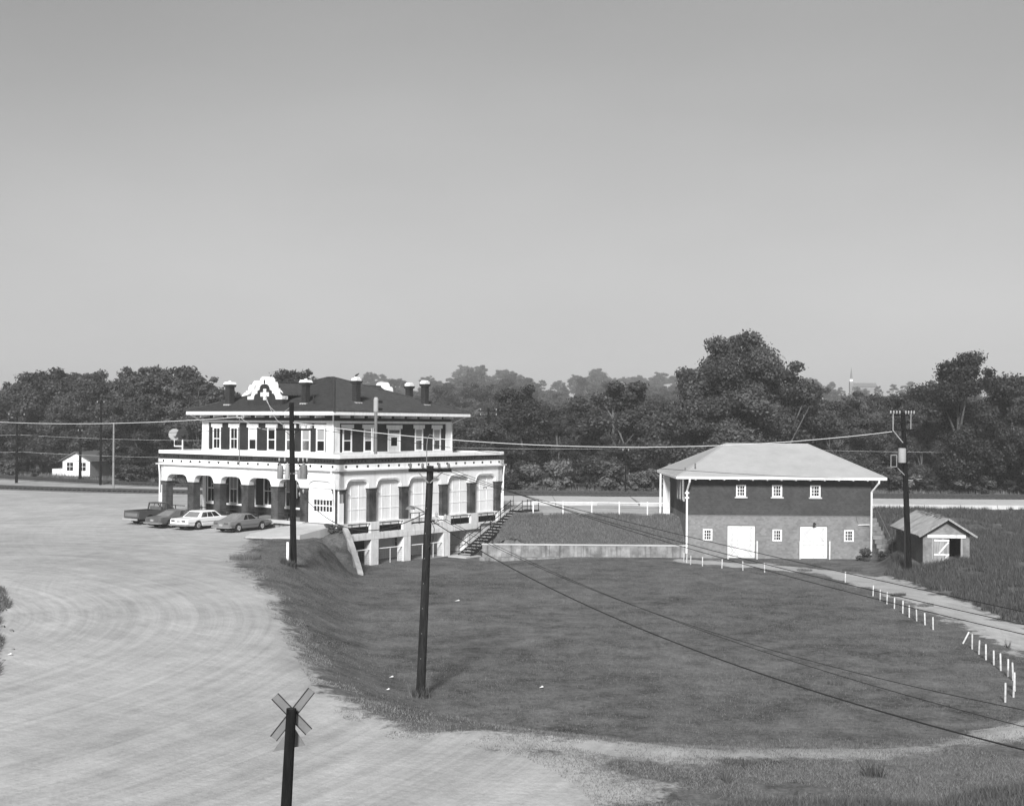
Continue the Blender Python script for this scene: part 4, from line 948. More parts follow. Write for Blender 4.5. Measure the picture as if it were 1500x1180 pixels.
for side in (-1, 1):
    vs = []; fs = []; n = 56; x_e = sw / 2 + side * (sw / 2 + .42); ze = sh_e - .16; zr_ = sh_r + .04
    for i in range(n + 1):
        y = -.48 + i * (sdp + .9) / n; c = .028 * math.cos(i * PI) + (.05 * random.random() if i % 14 == 7 else 0)
        vs += [(x_e, y, ze + c), (sw / 2, y, zr_ + c), (x_e, y, ze + c - .02), (sw / 2, y, zr_ + c - .02)]
    for i in range(n): k = 4 * i; fs += [(k, k + 4, k + 5, k + 1), (k + 2, k + 3, k + 7, k + 6), (k, k + 2, k + 6, k + 4)]
    fs += [(0, 1, 3, 2)]
    b = MB(); b.add(vs, fs); b.build('roof_sheet', 'shed_roof', sh)
    b = MB(); b.bar((x_e, -.50, ze - .05), (sw / 2, -.50, zr_ - .03), .05, .14); b.build('barge_board', 'wood', sh)
for k in range(15): b = MB(); b.bar((-.38, -.25 + k * .6, sh_e - .27), (.1, -.25 + k * .6, sh_e - .02), .07, .12); b.build('rafter_tail', 'wood', sh)
for k in range(9):                                    # broken ridge flashing
    b = MB(); y = 1.2 + k * .75 + random.uniform(-.2, .2); b.bar((sw / 2 - .25, y, sh_r + .02), (sw / 2 + .12, y + random.uniform(.1, .3), sh_r + random.uniform(.08, .2)), .22, .015); b.build('ridge_flashing', 'metal', sh)

# ------------------------------------------------------------------ far white house, church
ho = tag(empty('white_house', (-64.3, 175, 3.1), R(-12)), 'small white gabled house across the tracks at the foot of the trees', 'house')
b = MB(); b.box((0, 0, 0), (4.3, 7, 2.3)); b.strip([0, 2.15, 4.3], [2.302] * 3, [2.31, 3.35, 2.31], 0, 7); b.build('wall', 'white', ho)
b = MB(); b.add([(-.5, -.4, 2.05), (2.15, -.4, 3.42), (4.8, -.4, 2.05), (-.5, 7.4, 2.05), (2.15, 7.4, 3.42), (4.8, 7.4, 2.05), (-.5, -.4, 2.15), (2.15, -.4, 3.55), (4.8, -.4, 2.15), (-.5, 7.4, 2.15), (2.15, 7.4, 3.55), (4.8, 7.4, 2.15)],
                [(6, 7, 10, 9), (7, 8, 11, 10), (0, 3, 4, 1), (1, 4, 5, 2), (0, 1, 7, 6), (1, 2, 8, 7), (3, 9, 10, 4), (4, 10, 11, 5), (0, 6, 9, 3), (2, 5, 11, 8)]); b.build('roof', 'metal_dark', ho)
for x in (.7, 2.7): b = MB(); b.box((x, -.05, .8), (x + .95, -.01, 1.95)); o = b.build('window', 'glass', ho); q = MB(); q.box((x, -.07, 1.34), (x + .95, -.052, 1.4)); q.box((x + .45, -.07, .8), (x + .5, -.052, 1.95)); q.build('sash', 'white', o)
b = MB(); b.box((-1.8, .2, 0), (-.1, 2.2, 1.0)); b.build('porch', 'white2', ho)
CH = (278.5, 1000.0)
ch = tag(empty('church', (CH[0], CH[1], 33.2)), 'distant church with thin spire and long roof on the hazy hilltop', 'church')
b = MB(); b.box((0, 0, 0), (22, 9, 11)); b.box((-2.0, 1, 0), (1.0, 5, 15.5)); b.build('wall', 'conc_old', ch)
b = MB(); b.add([(-.5, -.5, 11), (22.5, -.5, 11), (22.5, 9.5, 11), (-.5, 9.5, 11), (1, 4.5, 14.5), (22.5, 4.5, 14.5)], [(0, 1, 5, 4), (2, 3, 4, 5), (1, 2, 5), (3, 0, 4)]); b.build('roof', 'metal_dark', ch)
b = MB(); b.lathe((-.5, 3, 15.5), [(1.7, 0), (1.5, 2.2)], 8); b.build('belfry', 'white', ch)
b = MB(); b.lathe((-.5, 3, 17.7), [(1.3, 0), (.7, 5.0), (.04, 10.4)], 8); b.build('spire', 'metal_dark', ch); ch.scale = (.9, .9, .95)

# ------------------------------------------------------------------ cars
def wheel_mesh(r_, w_):
    t = MB(); t.lathe((0, 0, 0), [(r_ * .62, -w_ / 2), (r_ * .93, -w_ / 2), (r_, -w_ / 2 + .03), (r_, w_ / 2 - .03), (r_ * .93, w_ / 2), (r_ * .62, w_ / 2)], 20, 'y')
    h = MB(); h.lathe((0, 0, 0), [(.04, -w_ / 2 - .03), (r_ * .30, -w_ / 2 - .035), (r_ * .42, -w_ / 2 - .005), (r_ * .60, -w_ / 2 - .02), (r_ * .62, -w_ / 2 + .01), (r_ * .62, w_ / 2 - .01), (r_ * .60, w_ / 2 + .02), (r_ * .42, w_ / 2 + .005), (r_ * .30, w_ / 2 + .035), (.04, w_ / 2 + .03)], 20, 'y')
    return t.mesh('tyre', 'tyre', True), h.mesh('rim', 'chrome', True)
def car(name, label, cat, loc, heading, L, Wd, prof, gh, wheels, paint, low=None, glass='carglass', details=None):
    """x runs rear (0) to nose (L). prof: (x, z_top_centre, z_shoulder, z_bottom, halfwidth) stations; gh: greenhouse (xr_base, xr_top, xf_top, xf_base, z_roof, hw_top)"""
    root = tag(empty(name, loc, heading), label, cat, 'vehicles parked nose-in to the depot porch')
    hw = Wd / 2; wr = wheels[2]
    xs = sorted(set([round(v, 3) for v in np.linspace(0, L, 45)] + [p[0] for p in prof] + [wheels[0] + d for d in np.linspace(-wr * 1.22, wr * 1.22, 13)] + [wheels[1] + d for d in np.linspace(-wr * 1.22, wr * 1.22, 13)]))
    P = np.array(prof); vs = []; n = 12; secs = []
    for x in xs:
        zc, zs, zb, h = [float(np.interp(x, P[:, 0], P[:, i])) for i in (1, 2, 3, 4)]
        for wx in wheels[:2]:
            d = abs(x - wx)
            if d < wr * 1.2: zb = max(zb, wr * .95 + math.sqrt(max(0, (wr * 1.2) ** 2 - d * d)) * .92)
        zm = zb + (zs - zb) * .55; zb2 = min(zb, zs - .08); zm = max(zm, zb2 + .03)
        half = [(h * .93, zb2), (h, zb2 + (zm - zb2) * .4), (h * 1.0, zm), (h * .985, zs - .03), (h * .93, zs + .012), (h * .5, zc)]
        ring = [(x, -a, z) for a, z in half] + [(x, a, z) for a, z in reversed(half)]
        secs.append(ring)
    fs = []; nv = 12
    for i in range(len(secs) - 1):
        for k in range(nv): fs.append((i * nv + k, i * nv + (k + 1) % nv, (i + 1) * nv + (k + 1) % nv, (i + 1) * nv + k))
    fs += [tuple(range(nv)), tuple(range((len(secs) - 1) * nv, len(secs) * nv))]
    b = MB(); b.add([v for s in secs for v in s], fs); body = b.build('body', paint, root, True)
    zb_ = lambda x: float(np.interp(x, P[:, 0], P[:, 2]))
    if gh:
        xr, xrt, xft, xf, zt, ht = gh
        zr0, zf0 = zb_(xr) - .02, zb_(xf) - .02; hb = hw * .93
        base = [(xr, -hb, zr0), (xr, hb, zr0), (xf, hb, zf0), (xf, -hb, zf0)]; top = [(xrt, -ht, zt), (xrt, ht, zt), (xft, ht, zt), (xft, -ht, zt)]
        b = MB(); mid = [((a[0] * .12 + t[0] * .88), (a[1] * .12 + t[1] * .88), a[2] * .04 + t[2] * .96) for a, t in zip(base, top)]
        crown = [(xrt + .12, -ht * .8, zt + .035), (xrt + .12, ht * .8, zt + .035), (xft - .10, ht * .8, zt + .035), (xft - .10, -ht * .8, zt + .035)]
        b.add(base + top + crown, [(0, 1, 5, 4), (1, 2, 6, 5), (2, 3, 7, 6), (3, 0, 4, 7), (4, 5, 9, 8), (5, 6, 10, 9), (6, 7, 11, 10), (7, 4, 8, 11), (8, 9, 10, 11)])
        b.build('roof', paint, root, False, bevel=.03)
        def quad(name_, pts, g_, off=.012, lift=None):
            v = [Vector(p) for p in pts]; nrm = (v[1] - v[0]).cross(v[2] - v[0]).normalized()
            ctr = sum(v, Vector()) / len(v)
            if nrm.dot(ctr - Vector(((xr + xf) / 2, 0, .5))) < 0: nrm.negate()
            m = len(v); bb = MB(); bb.add([tuple(p + nrm * off) for p in v] + [tuple(p - nrm * .02) for p in v], [tuple(range(m)), tuple(range(m, 2 * m))] + [(i, (i + 1) % m, m + (i + 1) % m, m + i) for i in range(m)]); return bb.build(name_, g_, root)
        lerp = lambda a, c, t: tuple(a[i] + (c[i] - a[i]) * t for i in range(3))
        def face(b0, b1, t1, t0, u0, u1, v0, v1): 
            A = lerp(lerp(b0, b1, u0), lerp(t0, t1, u0), v0); B = lerp(lerp(b0, b1, u1), lerp(t0, t1, u1), v0)
            C_ = lerp(lerp(b0, b1, u1), lerp(t0, t1, u1), v1); D_ = lerp(lerp(b0, b1, u0), lerp(t0, t1, u0), v1); return [A, B, C_, D_]
        quad('rear_window', face(base[0], base[1], top[1], top[0], .08, .92, .12, .88), details.get('rear_glass', glass))
        quad('windscreen', face(base[3], base[2], top[2], top[3], .06, .94, .1, .92), glass)
        for sgn, (b0, b1, t1, t0) in ((-1, (base[0], base[3], top[3], top[0])), (1, (base[1], base[2], top[2], top[1]))):
            for u0, u1 in details['side_windows']: quad('side_window', face(b0, b1, t1, t0, u0, u1, .14, .86), details.get('side_glass', glass))
    tm, hm = wheel_mesh(wr, .19)
    for wx in wheels[:2]:
        for s in (-1, 1):
            w_ = empty('wheel', (wx, s * (hw - .12), wr)); w_.parent = root
            link_mesh('tyre', tm, w_); link_mesh('rim', hm, w_)
    zb0 = details.get('bumper_z', .42); P0x = 0
    for nm, x, sg in (('rear_bumper', -.07, -1), ('front_bumper', L + .07, 1)):
        b = MB(); b.tube([(x - sg * .28, -hw * 1.0, zb0), (x, -hw * .93, zb0), (x + sg * .03, 0, zb0), (x, hw * .93, zb0), (x - sg * .28, hw * 1.0, zb0)], [.05, .075, .085, .075, .05], 6); b.build(nm, details.get('bumper', 'chrome'), root, True)
    zl = details.get('lamp_z', .68)
    for s in (-1, 1):
        b = MB(); b.box((-.035, s * hw * .58 - .19, zl - .06), (.0, s * hw * .58 + .19, zl + .07)); b.build('tail_light', 'lamp_red', root)
        b = MB(); b.lathe((L - .02, s * hw * .68, .62), [(.10, 0), (.10, .04), (.03, .06)], 10, 'x'); b.build('headlight', 'chrome', root)
    b = MB(); b.box((-.03, -.17, details.get('plate_z', zl - .1)), (-.002, .17, details.get('plate_z', zl - .1) + .15)); b.build('number_plate', 'insul', root)
    b = MB()
    for s in (-1, 1): b.box((.15, s * hw * 1.0 - .008 * (s < 0), details['trim_z']), (L - .2, s * hw * 1.0 + .008 * (s > 0), details['trim_z'] + .025))
    b.build('trim_strip', details.get('trim', 'chrome'), root)
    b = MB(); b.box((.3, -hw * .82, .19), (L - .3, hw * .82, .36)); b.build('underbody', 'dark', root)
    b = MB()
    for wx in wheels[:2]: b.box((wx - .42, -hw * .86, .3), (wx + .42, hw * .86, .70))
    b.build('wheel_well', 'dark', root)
    return root
HD = DEPOT_RZ
def place(rx, ry, dxy=0): return rx, ry
zl_ = lambda x, y: hz(x, y) + .01
# grey fastback (nearest the ramp)
gx, gy = -22.55, 94.9
car('grey_fastback_car', 'mid grey two-door fastback car parked beside the concrete ramp', 'car', (gx, gy, 2.42), R(60), 5.0, 1.84,
    [(0, .78, .76, .42, .80), (.12, .86, .84, .36, .86), (.9, .92, .90, .30, .90), (1.6, .93, .91, .26, .90), (3.2, .93, .90, .25, .90), (3.9, .88, .85, .27, .88), (4.55, .80, .76, .34, .84), (4.75, .72, .68, .42, .78)],
    (.62, 1.75, 2.75, 3.45, 1.33, .62), (1.05, 3.75, .33), 'car_grey', details=dict(side_windows=[(.34, .52), (.56, .88)], rear_glass='carglass_pale', trim_z=.50, lamp_z=.70, trim='car_low', plate_z=.5))
# white four-door hardtop
car('white_sedan_car', 'white four-door hardtop car with dark windows parked between two darker cars', 'car', (-26.35, 96.7, 2.42), R(59), 5.4, 1.98,
    [(0, .84, .82, .42, .90), (.1, .90, .88, .36, .95), (1.3, .94, .92, .28, .98), (2.5, .93, .91, .25, .98), (4.0, .93, .91, .25, .98), (4.9, .88, .86, .30, .95), (5.4, .80, .77, .42, .88)],
    (1.25, 1.85, 3.35, 4.0, 1.40, .68), (1.25, 4.35, .35), 'car_white', details=dict(side_windows=[(.10, .36), (.39, .62), (.65, .90)], trim_z=.60, lamp_z=.72, rear_glass='carglass_pale'))
# dark coupe
car('dark_coupe_car', 'dark grey two-door coupe parked between the pickup truck and the white car', 'car', (-28.9, 98.3, 2.42), R(56), 5.1, 1.92,
    [(0, .80, .78, .42, .84), (.12, .86, .84, .34, .90), (1.0, .92, .90, .28, .94), (2.0, .95, .93, .25, .95), (3.7, .93, .91, .25, .95), (4.6, .87, .85, .30, .92), (5.1, .76, .73, .42, .84)],
    (.95, 2.0, 2.95, 3.7, 1.36, .64), (1.15, 4.05, .34), 'car_dark', details=dict(side_windows=[(.42, .60), (.63, .90)], rear_glass='carglass_pale', trim_z=.46, lamp_z=.66))
# pickup truck
def pickup(loc, heading):
    root = tag(empty('pickup_truck', loc, heading), 'dark pickup truck with open bed, leftmost of the four parked vehicles', 'pickup truck', 'vehicles parked nose-in to the depot porch')
    L, hw, wr = 5.3, .98, .37; wh = (1.15, 4.15)
    def side_strip(s):
        xs = sorted(set(list(np.linspace(0, L, 40)) + [w_ + d for w_ in wh for d in np.linspace(-.48, .48, 15)])); b = MB(lambda x, y, z: (x, y, z)); zb, zt = [], []
        for x in xs:
            z = .50 if x < 2.3 else .46
            for w_ in wh:
                d = abs(x - w_)
                if d < .47: z = max(z, .40 + math.sqrt(.47 ** 2 - d * d) * .95)
            zb.append(z); zt.append(1.18 if x < 2.35 else (1.16 if x < 3.7 else 1.16 - (x - 3.7) * .09))
        b.strip(xs, zb, zt, s * hw, s * (hw - .09)); return b
    for s in (-1, 1): side_strip(s).build('side_panel', 'truck', root, bevel=.02)
    b = MB(); b.box((.02, -hw + .1, .55), (2.3, hw - .1, .62)); b.box((2.22, -hw + .1, .62), (2.3, hw - .1, 1.17)); b.build('truck_bed', 'black', root)
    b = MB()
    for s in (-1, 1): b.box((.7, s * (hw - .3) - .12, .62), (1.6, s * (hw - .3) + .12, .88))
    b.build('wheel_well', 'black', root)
    b = MB(); b.box((-.04, -hw + .12, .58), (.02, hw - .12, 1.16)); tg = b.build('tailgate', 'truck', root, bevel=.01)
    b = MB(); b.box((-.052, -hw + .2, .72), (-.041, hw - .2, 1.0)); b.build('tailgate_panel', 'metal', tg)
    b = MB(); b.box((2.302, -hw + .09, .5), (3.7, hw - .09, 1.14)); b.build('cab_floor', 'truck', root)
    b = MB(); b.strip([3.702, 4.4, 5.15, 5.3], [.5] * 4, [1.165, 1.12, 1.03, .92], -hw + .085, hw - .085); b.build('hood', 'truck', root, bevel=.03)
    b = MB(); b.box((2.3, -.70, 1.70), (3.22, .70, 1.76)); b.box((2.26, -.74, 1.66), (3.28, .74, 1.70)); b.build('roof', 'truck', root, bevel=.03)
    b = MB()
    for s in (-1, 1):
        b.bar((2.34, s * .86, 1.14), (2.36, s * .72, 1.68), .10, .08); b.bar((3.70, s * .86, 1.14), (3.2, s * .72, 1.68), .07); b.bar((2.9, s * .87, 1.15), (2.92, s * .73, 1.68), .04)
    b.build('pillar', 'truck', root)
    b = MB(); b.box((2.45, -.75, 1.10), (2.65, .75, 1.42)); b.build('seat_back', 'metal_dark', root)
    gl = bpy.data.materials.get('clear_glass')
    if not gl:
        gl = bpy.data.materials.new('clear_glass'); gl.use_nodes = True; pb = gl.node_tree.nodes['Principled BSDF']; pb.inputs['Transmission Weight'].default_value = 0.0; pb.inputs['Alpha'].default_value = .22; pb.inputs['Roughness'].default_value = .05; pb.inputs['Base Color'].default_value = (.1, .1, .1, 1)
    b = MB(); b.add([(2.33, -.8, 1.16), (2.33, .8, 1.16), (2.35, .68, 1.67), (2.35, -.68, 1.67)], [(0, 1, 2, 3)]); b.build('rear_window', gl, root)
    b = MB(); b.add([(3.70, -.82, 1.16), (3.70, .82, 1.16), (3.2, .68, 1.67), (3.2, -.68, 1.67)], [(0, 1, 2, 3)]); b.build('windscreen', gl, root)
    tm, hm = wheel_mesh(wr, .2)
    for wx in wh:
        for s in (-1, 1): w_ = empty('wheel', (wx, s * (hw - .14), wr)); w_.parent = root; link_mesh('tyre', tm, w_); link_mesh('rim', hm, w_)
    b = MB(); b.box((-.22, -hw + .05, .40), (-.10, hw - .05, .56)); b.build('rear_bumper', 'insul', root, bevel=.02)
    b = MB(); b.box((L + .02, -hw + .03, .42), (L + .14, hw - .03, .58)); b.build('front_bumper', 'chrome', root, bevel=.02)
    for s in (-1, 1):
        b = MB(); b.box((-.03, s * (hw - .06) - .05, .68), (.0, s * (hw - .06) + .05, 1.0)); b.build('tail_light', 'lamp_red', root)
        b = MB(); b.lathe((L - .01, s * .7, .75), [(.1, 0), (.1, .04), (.02, .06)], 10, 'x'); b.build('headlight', 'chrome', root)
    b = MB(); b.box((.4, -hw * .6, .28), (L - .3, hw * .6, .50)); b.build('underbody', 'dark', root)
pickup((-31.35, 100.9, 2.44), R(55))

# ------------------------------------------------------------------ poles
def pole_insulators(root, pts, m='insul'):
    for p in pts: b = MB(); b.lathe(p, [(.03, -.06), (.03, 0), (.065, .02), (.05, .07), (.065, .10), (.045, .16), (.02, .19)], 8); b.build('insulator', m, root)
# pole 1: transformer pole in front of the depot
p1 = tag(empty('utility_pole', (-14.1, 79.3, 2.2)), 'tall dark utility pole with transformer cans in front of the depot garage', 'utility pole')
def shaft(b, h, r0, r1, lean=(0, 0), n=14, seg=9):
    pts = [(lean[0] * t, lean[1] * t, -.8 + (h + .8) * t) for t in np.linspace(0, 1, seg)]; b.tube(pts, [r0 + (r1 - r0) * t for t in np.linspace(0, 1, seg)], n); return b
shaft(MB(), 10.1, .22, .15, (-.22, 0)).build('pole_shaft', 'pole', p1, True)
for z, L in ((8.35, 1.35), (6.2, 1.1)):
    b = MB(); b.bar((-.2 - L * .72, -.2, z + .0), (-.2 + L, -.24, z + .0), .10, .13); b.bar((-.2 - .5, -.2, z), (-.18, -.2, z - .45), .03); b.bar((-.2 + .6, -.2, z), (-.16, -.2, z - .45), .03); b.build('crossarm', 'pole', p1)
    pole_insulators(p1, [(-.2 - L * .68, -.2, z + .12), (-.2 - L * .35, -.2, z + .12), (-.2 + L * .45, -.2, z + .12), (-.2 + L * .72, -.2, z + .12), (-.2 + L * .95, -.2, z + .12)])
for x, w_, h_, m_ in ((-.86, .20, .9, 'pole_grey'), (-.40, .14, .95, 'insul'), (.38, .14, .62, 'pole_grey'), (.66, .24, .95, 'metal_dark')):
    b = MB(); b.lathe((x, -.30, 5.15), [(w_ * .85, 0), (w_, .04), (w_, h_ - .15), (w_ * .9, h_ - .05), (w_ * .35, h_), (w_ * .3, h_ + .12)], 14); b.build('transformer', m_, p1, True)
b = MB(); b.bar((-.95, -.12, 5.5), (.9, -.12, 5.5), .10, .08); b.build('transformer_bracket', 'metal_dark', p1)
b = MB(); b.tube([(.18, -.12, 5.0), (.2, -.13, 3.9)], .03, 6); b.build('conduit', 'pole_grey', p1)
pole_insulators(p1, [(.25, -.05, 4.6), (.6, -.05, 4.3), (.35, 0, 4.1)])
b = tag(empty('white_stake', (-14.35, 78.5, hz(-14.35, 78.5))), 'white marker stake at the foot of the transformer pole', 'post'); q = MB(); q.box((-.07, -.05, -.3), (.07, .05, 1.45)); q.build('stake', 'white', b)
# pole 2: leaning pole on the lawn
P2 = Vector((-3.62, 49.0, hz(-3.62, 49.0)))
p2 = tag(empty('utility_pole', P2), 'weathered leaning utility pole with one crossarm standing on the lawn', 'utility pole')
TOP2 = Vector((.36, 0, 9.30))
shaft(MB(), 9.30, .19, .135, (.36, 0), 16, 12).build('pole_shaft', 'pole2', p2, True)
b = MB(); b.bar((-.50, -.18, 9.12), (1.22, -.10, 9.12), .11, .13); o = b.build('crossarm', 'pole', p2)
b = MB(); b.bar((-.12, -.2, 9.05), (.30, -.2, 8.62), .03, .05); b.bar((.86, -.16, 9.05), (.36, -.2, 8.62), .03, .05); b.build('arm_brace', 'metal', p2)
I2 = [(-.42, -.18, 9.22), (.06, -.16, 9.22), (.72, -.13, 9.22), (1.10, -.11, 9.22)]; pole_insulators(p2, I2, 'metal_dark')
b = MB(); b.tube([(.22, -.15, 9.1), (.22, -.15, 10.1), (.25, -.15, 10.42), (.34, -.15, 10.55), (.46, -.15, 10.50), (.53, -.15, 10.3), (.55, -.15, 10.15)], .017, 6); b.build('service_loop', 'metal', p2)
b = MB(); b.tube([(.15, -.1, 7.45), (-.15, -.14, 7.62), (-.35, -.16, 7.66)], .03, 6); b.lathe((-.42, -.17, 7.56), [(.20, 0), (.15, .08), (.05, .15)], 10); b.build('lamp_arm', 'metal_dark', p2)
b = MB(); b.bar((.42, -.12, 7.15), (1.0, -.12, 7.12), .05); b.bar((.4, -.12, 7.0), (.75, -.12, 6.98), .04); b.build('cable_bracket', 'metal_dark', p2); pole_insulators(p2, [(.62, -.12, 7.28), (.98, -.12, 7.18), (.62, -.12, 7.06)])
b = MB(); b.tube([(.35, -.2, 7.3), (.55, -.2, 6.8), (.5, -.2, 6.3), (.3, -.2, 6.0)], .015, 5); b.build('cable', 'wire', p2)
for k in range(7): q = MB(); q.lathe((.04 + .03 * k, -.20, 1.6 + k * 1.0), [(.02, 0), (.02, .05)], 6, 'y'); q.build('step_bolt', 'metal', p2)
# pole 3: line pole beside the shed
P3 = Vector((29.15, 89.4, hz(29.15, 89.4)))
p3 = tag(empty('utility_pole', P3), 'dark utility pole with metal cabinet and triple crossarms beside the brick shed', 'utility pole')
shaft(MB(), 11.6, .24, .16, (-.55, 0)).build('pole_shaft', 'pole', p3, True)
for z, a, e in ((11.45, -1.25, .35), (10.9, -.75, 1.0), (10.35, -1.1, .9)): b = MB(); b.bar((-.55 + a * .8, -.18, z), (-.50 + e * .9, -.18, z - .02), .10, .11); b.build('crossarm', 'pole', p3)
pole_insulators(p3, [(-1.5 + .22 * k, -.18, 11.55) for k in range(4)] + [(-.4 + .2 * k, -.18, 11.55) for k in range(4)])
b = MB(); b.tube([(-1.35, -.25, 11.5), (-1.35, -.25, 10.3), (-.62, -.25, 9.4)], .035, 6); b.tube([(-.05, -.25, 11.5), (-.05, -.25, 10.4)], .028, 6); b.build('conduit', 'insul', p3)
b = MB(); b.lathe((-.68, -.28, 7.95), [(.27, 0), (.28, .03), (.28, 1.02), (.2, 1.06)], 14); b.build('cabinet', 'insul', p3, True)
b = MB()
for p, q in (((-1.5, -.3, 7.65), (-1.5, -.3, 8.5)), ((-1.08, -.3, 7.65), (-1.08, -.3, 8.5)), ((-1.5, -.3, 8.5), (-1.08, -.3, 8.5)), ((-1.55, -.3, 7.65), (-1.05, -.3, 7.65)), ((-1.0, -.3, 7.55), (-.5, -.3, 7.05))): b.bar(p, q, .035)
b.build('bracket_frame', 'insul', p3)
b = MB(); b.bar((-.2, -.2, 6.68), (.15, -.2, 6.66), .05); b.bar((.4, -.2, 6.74), (.8, -.2, 6.78), .03); b.build('insulator_rod', 'insul', p3)
b = MB(); b.tube([(-.33, -.05, -.3), (-.36, -.05, 3.2), (-.3, -.05, 3.3)], .07, 8); b.build('cable_riser', 'black', p3)

# railway crossing sign seen from behind
CRX = Vector((-4.62, 24.5, .8))
cs = tag(empty('crossing_sign', CRX), 'back of a railway crossbuck sign on a dark wooden post', 'railway crossing sign')
lean = Vector((.24, 0, 0))
shaft(MB(), 4.47, .13, .10, (.24, 0), 14).build('post', 'pole', cs, True)
b = MB(); b.lathe((.24, 0, 4.44), [(.10, 0), (.085, .035), (.03, .05)], 12); b.build('post_cap', 'black', cs)
def blade(p, q, w_, m_='metal'):
    b = MB(); p = Vector(p); q = Vector(q); d = (q - p).normalized(); s = Vector((-d.z, 0, d.x)) * w_ / 2; t = Vector((0, .015, 0))
    b.add([tuple(v) for v in (p + s - t, p - s - t, q - s - t, q + s - t, p + s + t, p - s + t, q - s + t, q + s + t)], [(0, 1, 2, 3), (4, 7, 6, 5), (0, 4, 5, 1), (1, 5, 6, 2), (2, 6, 7, 3), (3, 7, 4, 0)])
    o = b.build('sign_blade', m_, cs)
    for sg in (1, -1):                                   # folded rims
        e = MB(); a0 = p + s * sg - Vector((0, .02, 0)); a1 = q + s * sg - Vector((0, .02, 0)); e.bar(tuple(a0), tuple(a1), .016, .02); e.build('blade_rim', 'black', o)
blade((.24 - .36, .14, 4.69), (.24 + .33, .17, 3.97), .17); blade((.24 + .37, .19, 4.80), (.24 - .39, .20, 3.82), .155)
b = MB(); b.add([(.24 - .42, .22, 3.54), (.24 + .24, .22, 3.68), (.24 - .02, .22, 4.10), (.24 - .42, .24, 3.54), (.24 + .24, .24, 3.68), (.24 - .02, .24, 4.10)], [(0, 1, 2), (3, 5, 4), (0, 3, 4, 1), (1, 4, 5, 2), (2, 5, 3, 0)]); b.build('triangle_plate', 'metal', cs)

# background poles beyond the tracks
def far_pole(x, y, top, r_, label, arms=1, pale=False, arm=1.2):
    z0 = hz(x, y); root = tag(empty('line_pole', (x, y, z0)), label, 'utility pole', 'poles along the railway')
    b = MB(); b.tube([(0, 0, -.3), (0, 0, top - z0)], [r_ * 1.2, r_ * .8], 8); b.build('pole_shaft', 'pole_grey' if pale else 'pole', root)
    for k in range(arms): b = MB(); b.bar((-arm, -.1, top - z0 - .4 - k * .6), (arm, -.1, top - z0 - .4 - k * .6), .09); b.build('crossarm', 'pole', root); pole_insulators(root, [(-arm * .8, -.1, top - z0 - .3 - k * .6), (arm * .8, -.1, top - z0 - .3 - k * .6)])
def atD(px, py, D): return ((px - 750) / 1790 * D, D, 11 - (py - (621 + .0075 * (px - 750))) * D / 1790)
far_pole(-62.6, 154.5, 12.0, .16, 'dark line pole left of the white house, with a pale base band', 1)
far_pole(-50.8, 151, 13.6, .14, 'thin dark line pole just right of the white house', 1, arm=.5)
far_pole(-46.6, 143, 10.8, .12, 'pale grey pole standing apart beyond the tracks on the left', 0, True)
far_pole(-56.5, 160, 10.0, .18, 'short pole standing in front of the white house', 1, arm=.3)
far_pole(-2.9, 150, 13.0, .16, 'dark pole with crossarm among the trees right of the depot', 2)
far_pole(23.3, 143, 10.8, .12, 'pole among the shrubs left of the freight house', 1)
far_pole(13.0, 139.5, 8.4, .07, 'short thin pole in the brush behind the pipe fence', 1, arm=.4)

# ------------------------------------------------------------------ wires
def wire(p, q, sag, r_, m_, label, group, n=26):
    p = Vector(p); q = Vector(q); pts = []
    for i in range(n + 1): t = i / n; v = p.lerp(q, t); v.z -= 4 * sag * t * (1 - t); pts.append(v - p)
    b = MB(); b.tube(pts, r_, 5); o = b.build('overhead_wire', m_, None); o.location = p; tag(o, label, 'wire', group); return o
T1 = Vector((-14.3, 79.3, 2.2)); g1 = 'wires of the transformer pole'
wire((-75, 150, 11.8), DW(-.16, 11.4, 11.42), .9, .028, 'wire_pale', 'pale thick wire from the far left to the service mast on the depot', g1, 40)
wire(DW(-.16, 11.4, 11.42), (-14.5, 79.1, 10.65), .5, .02, 'wire_pale', 'short wire between the service mast and the transformer pole', g1)
wire((-14.2, 79.2, 11.0), P3 + Vector((-1.4, -.2, 10.2)), 1.35, .024, 'wire_pale', 'pale wire sagging from the transformer pole over the freight house to the shed pole', g1, 60)
wire((-13.2, 79.2, 10.65), P3 + Vector((-.6, -.2, 6.7)), .7, .016, 'wire', 'dark wire sagging across the freight house roof to the shed pole', g1, 60)
wire((-15.2, 79.1, 10.65), (-80, 120, 10.9), 1.0, .016, 'wire', 'dark wire leaving the transformer pole towards the upper left', g1, 40)
wire((-15.2, 79.1, 8.5), (-80, 118, 9.8), 1.0, .014, 'wire', 'lower dark wire leaving the transformer pole towards the left', g1, 40)
wire((-13.9, 79.2, 6.8), P2 + Vector((.25, -.1, 7.45)), 1.6, .022, 'wire', 'black cable drooping between the transformer pole and the lawn pole', g1, 40)
wire((-13.9, 79.2, 6.3), DW(-.15, .45, 5.0), .25, .014, 'wire', 'service wire from the transformer pole to the garage bay', g1)
wire(DW(2.9, 11.9, 13.3), (-14.3, 79.2, 12.1), .9, .018, 'wire_pale', 'pale service wire looping from the gable cross to the pole top', g1)
wire(DW(2.9, 11.7, 13.3), (-14.2, 79.2, 11.0), 1.0, .018, 'wire_pale', 'second pale service wire looping from the gable cross to the pole', g1)
g2 = 'wires running from the lawn pole to the lower right'
E = lambda px, py, D: atD(px, py, D)
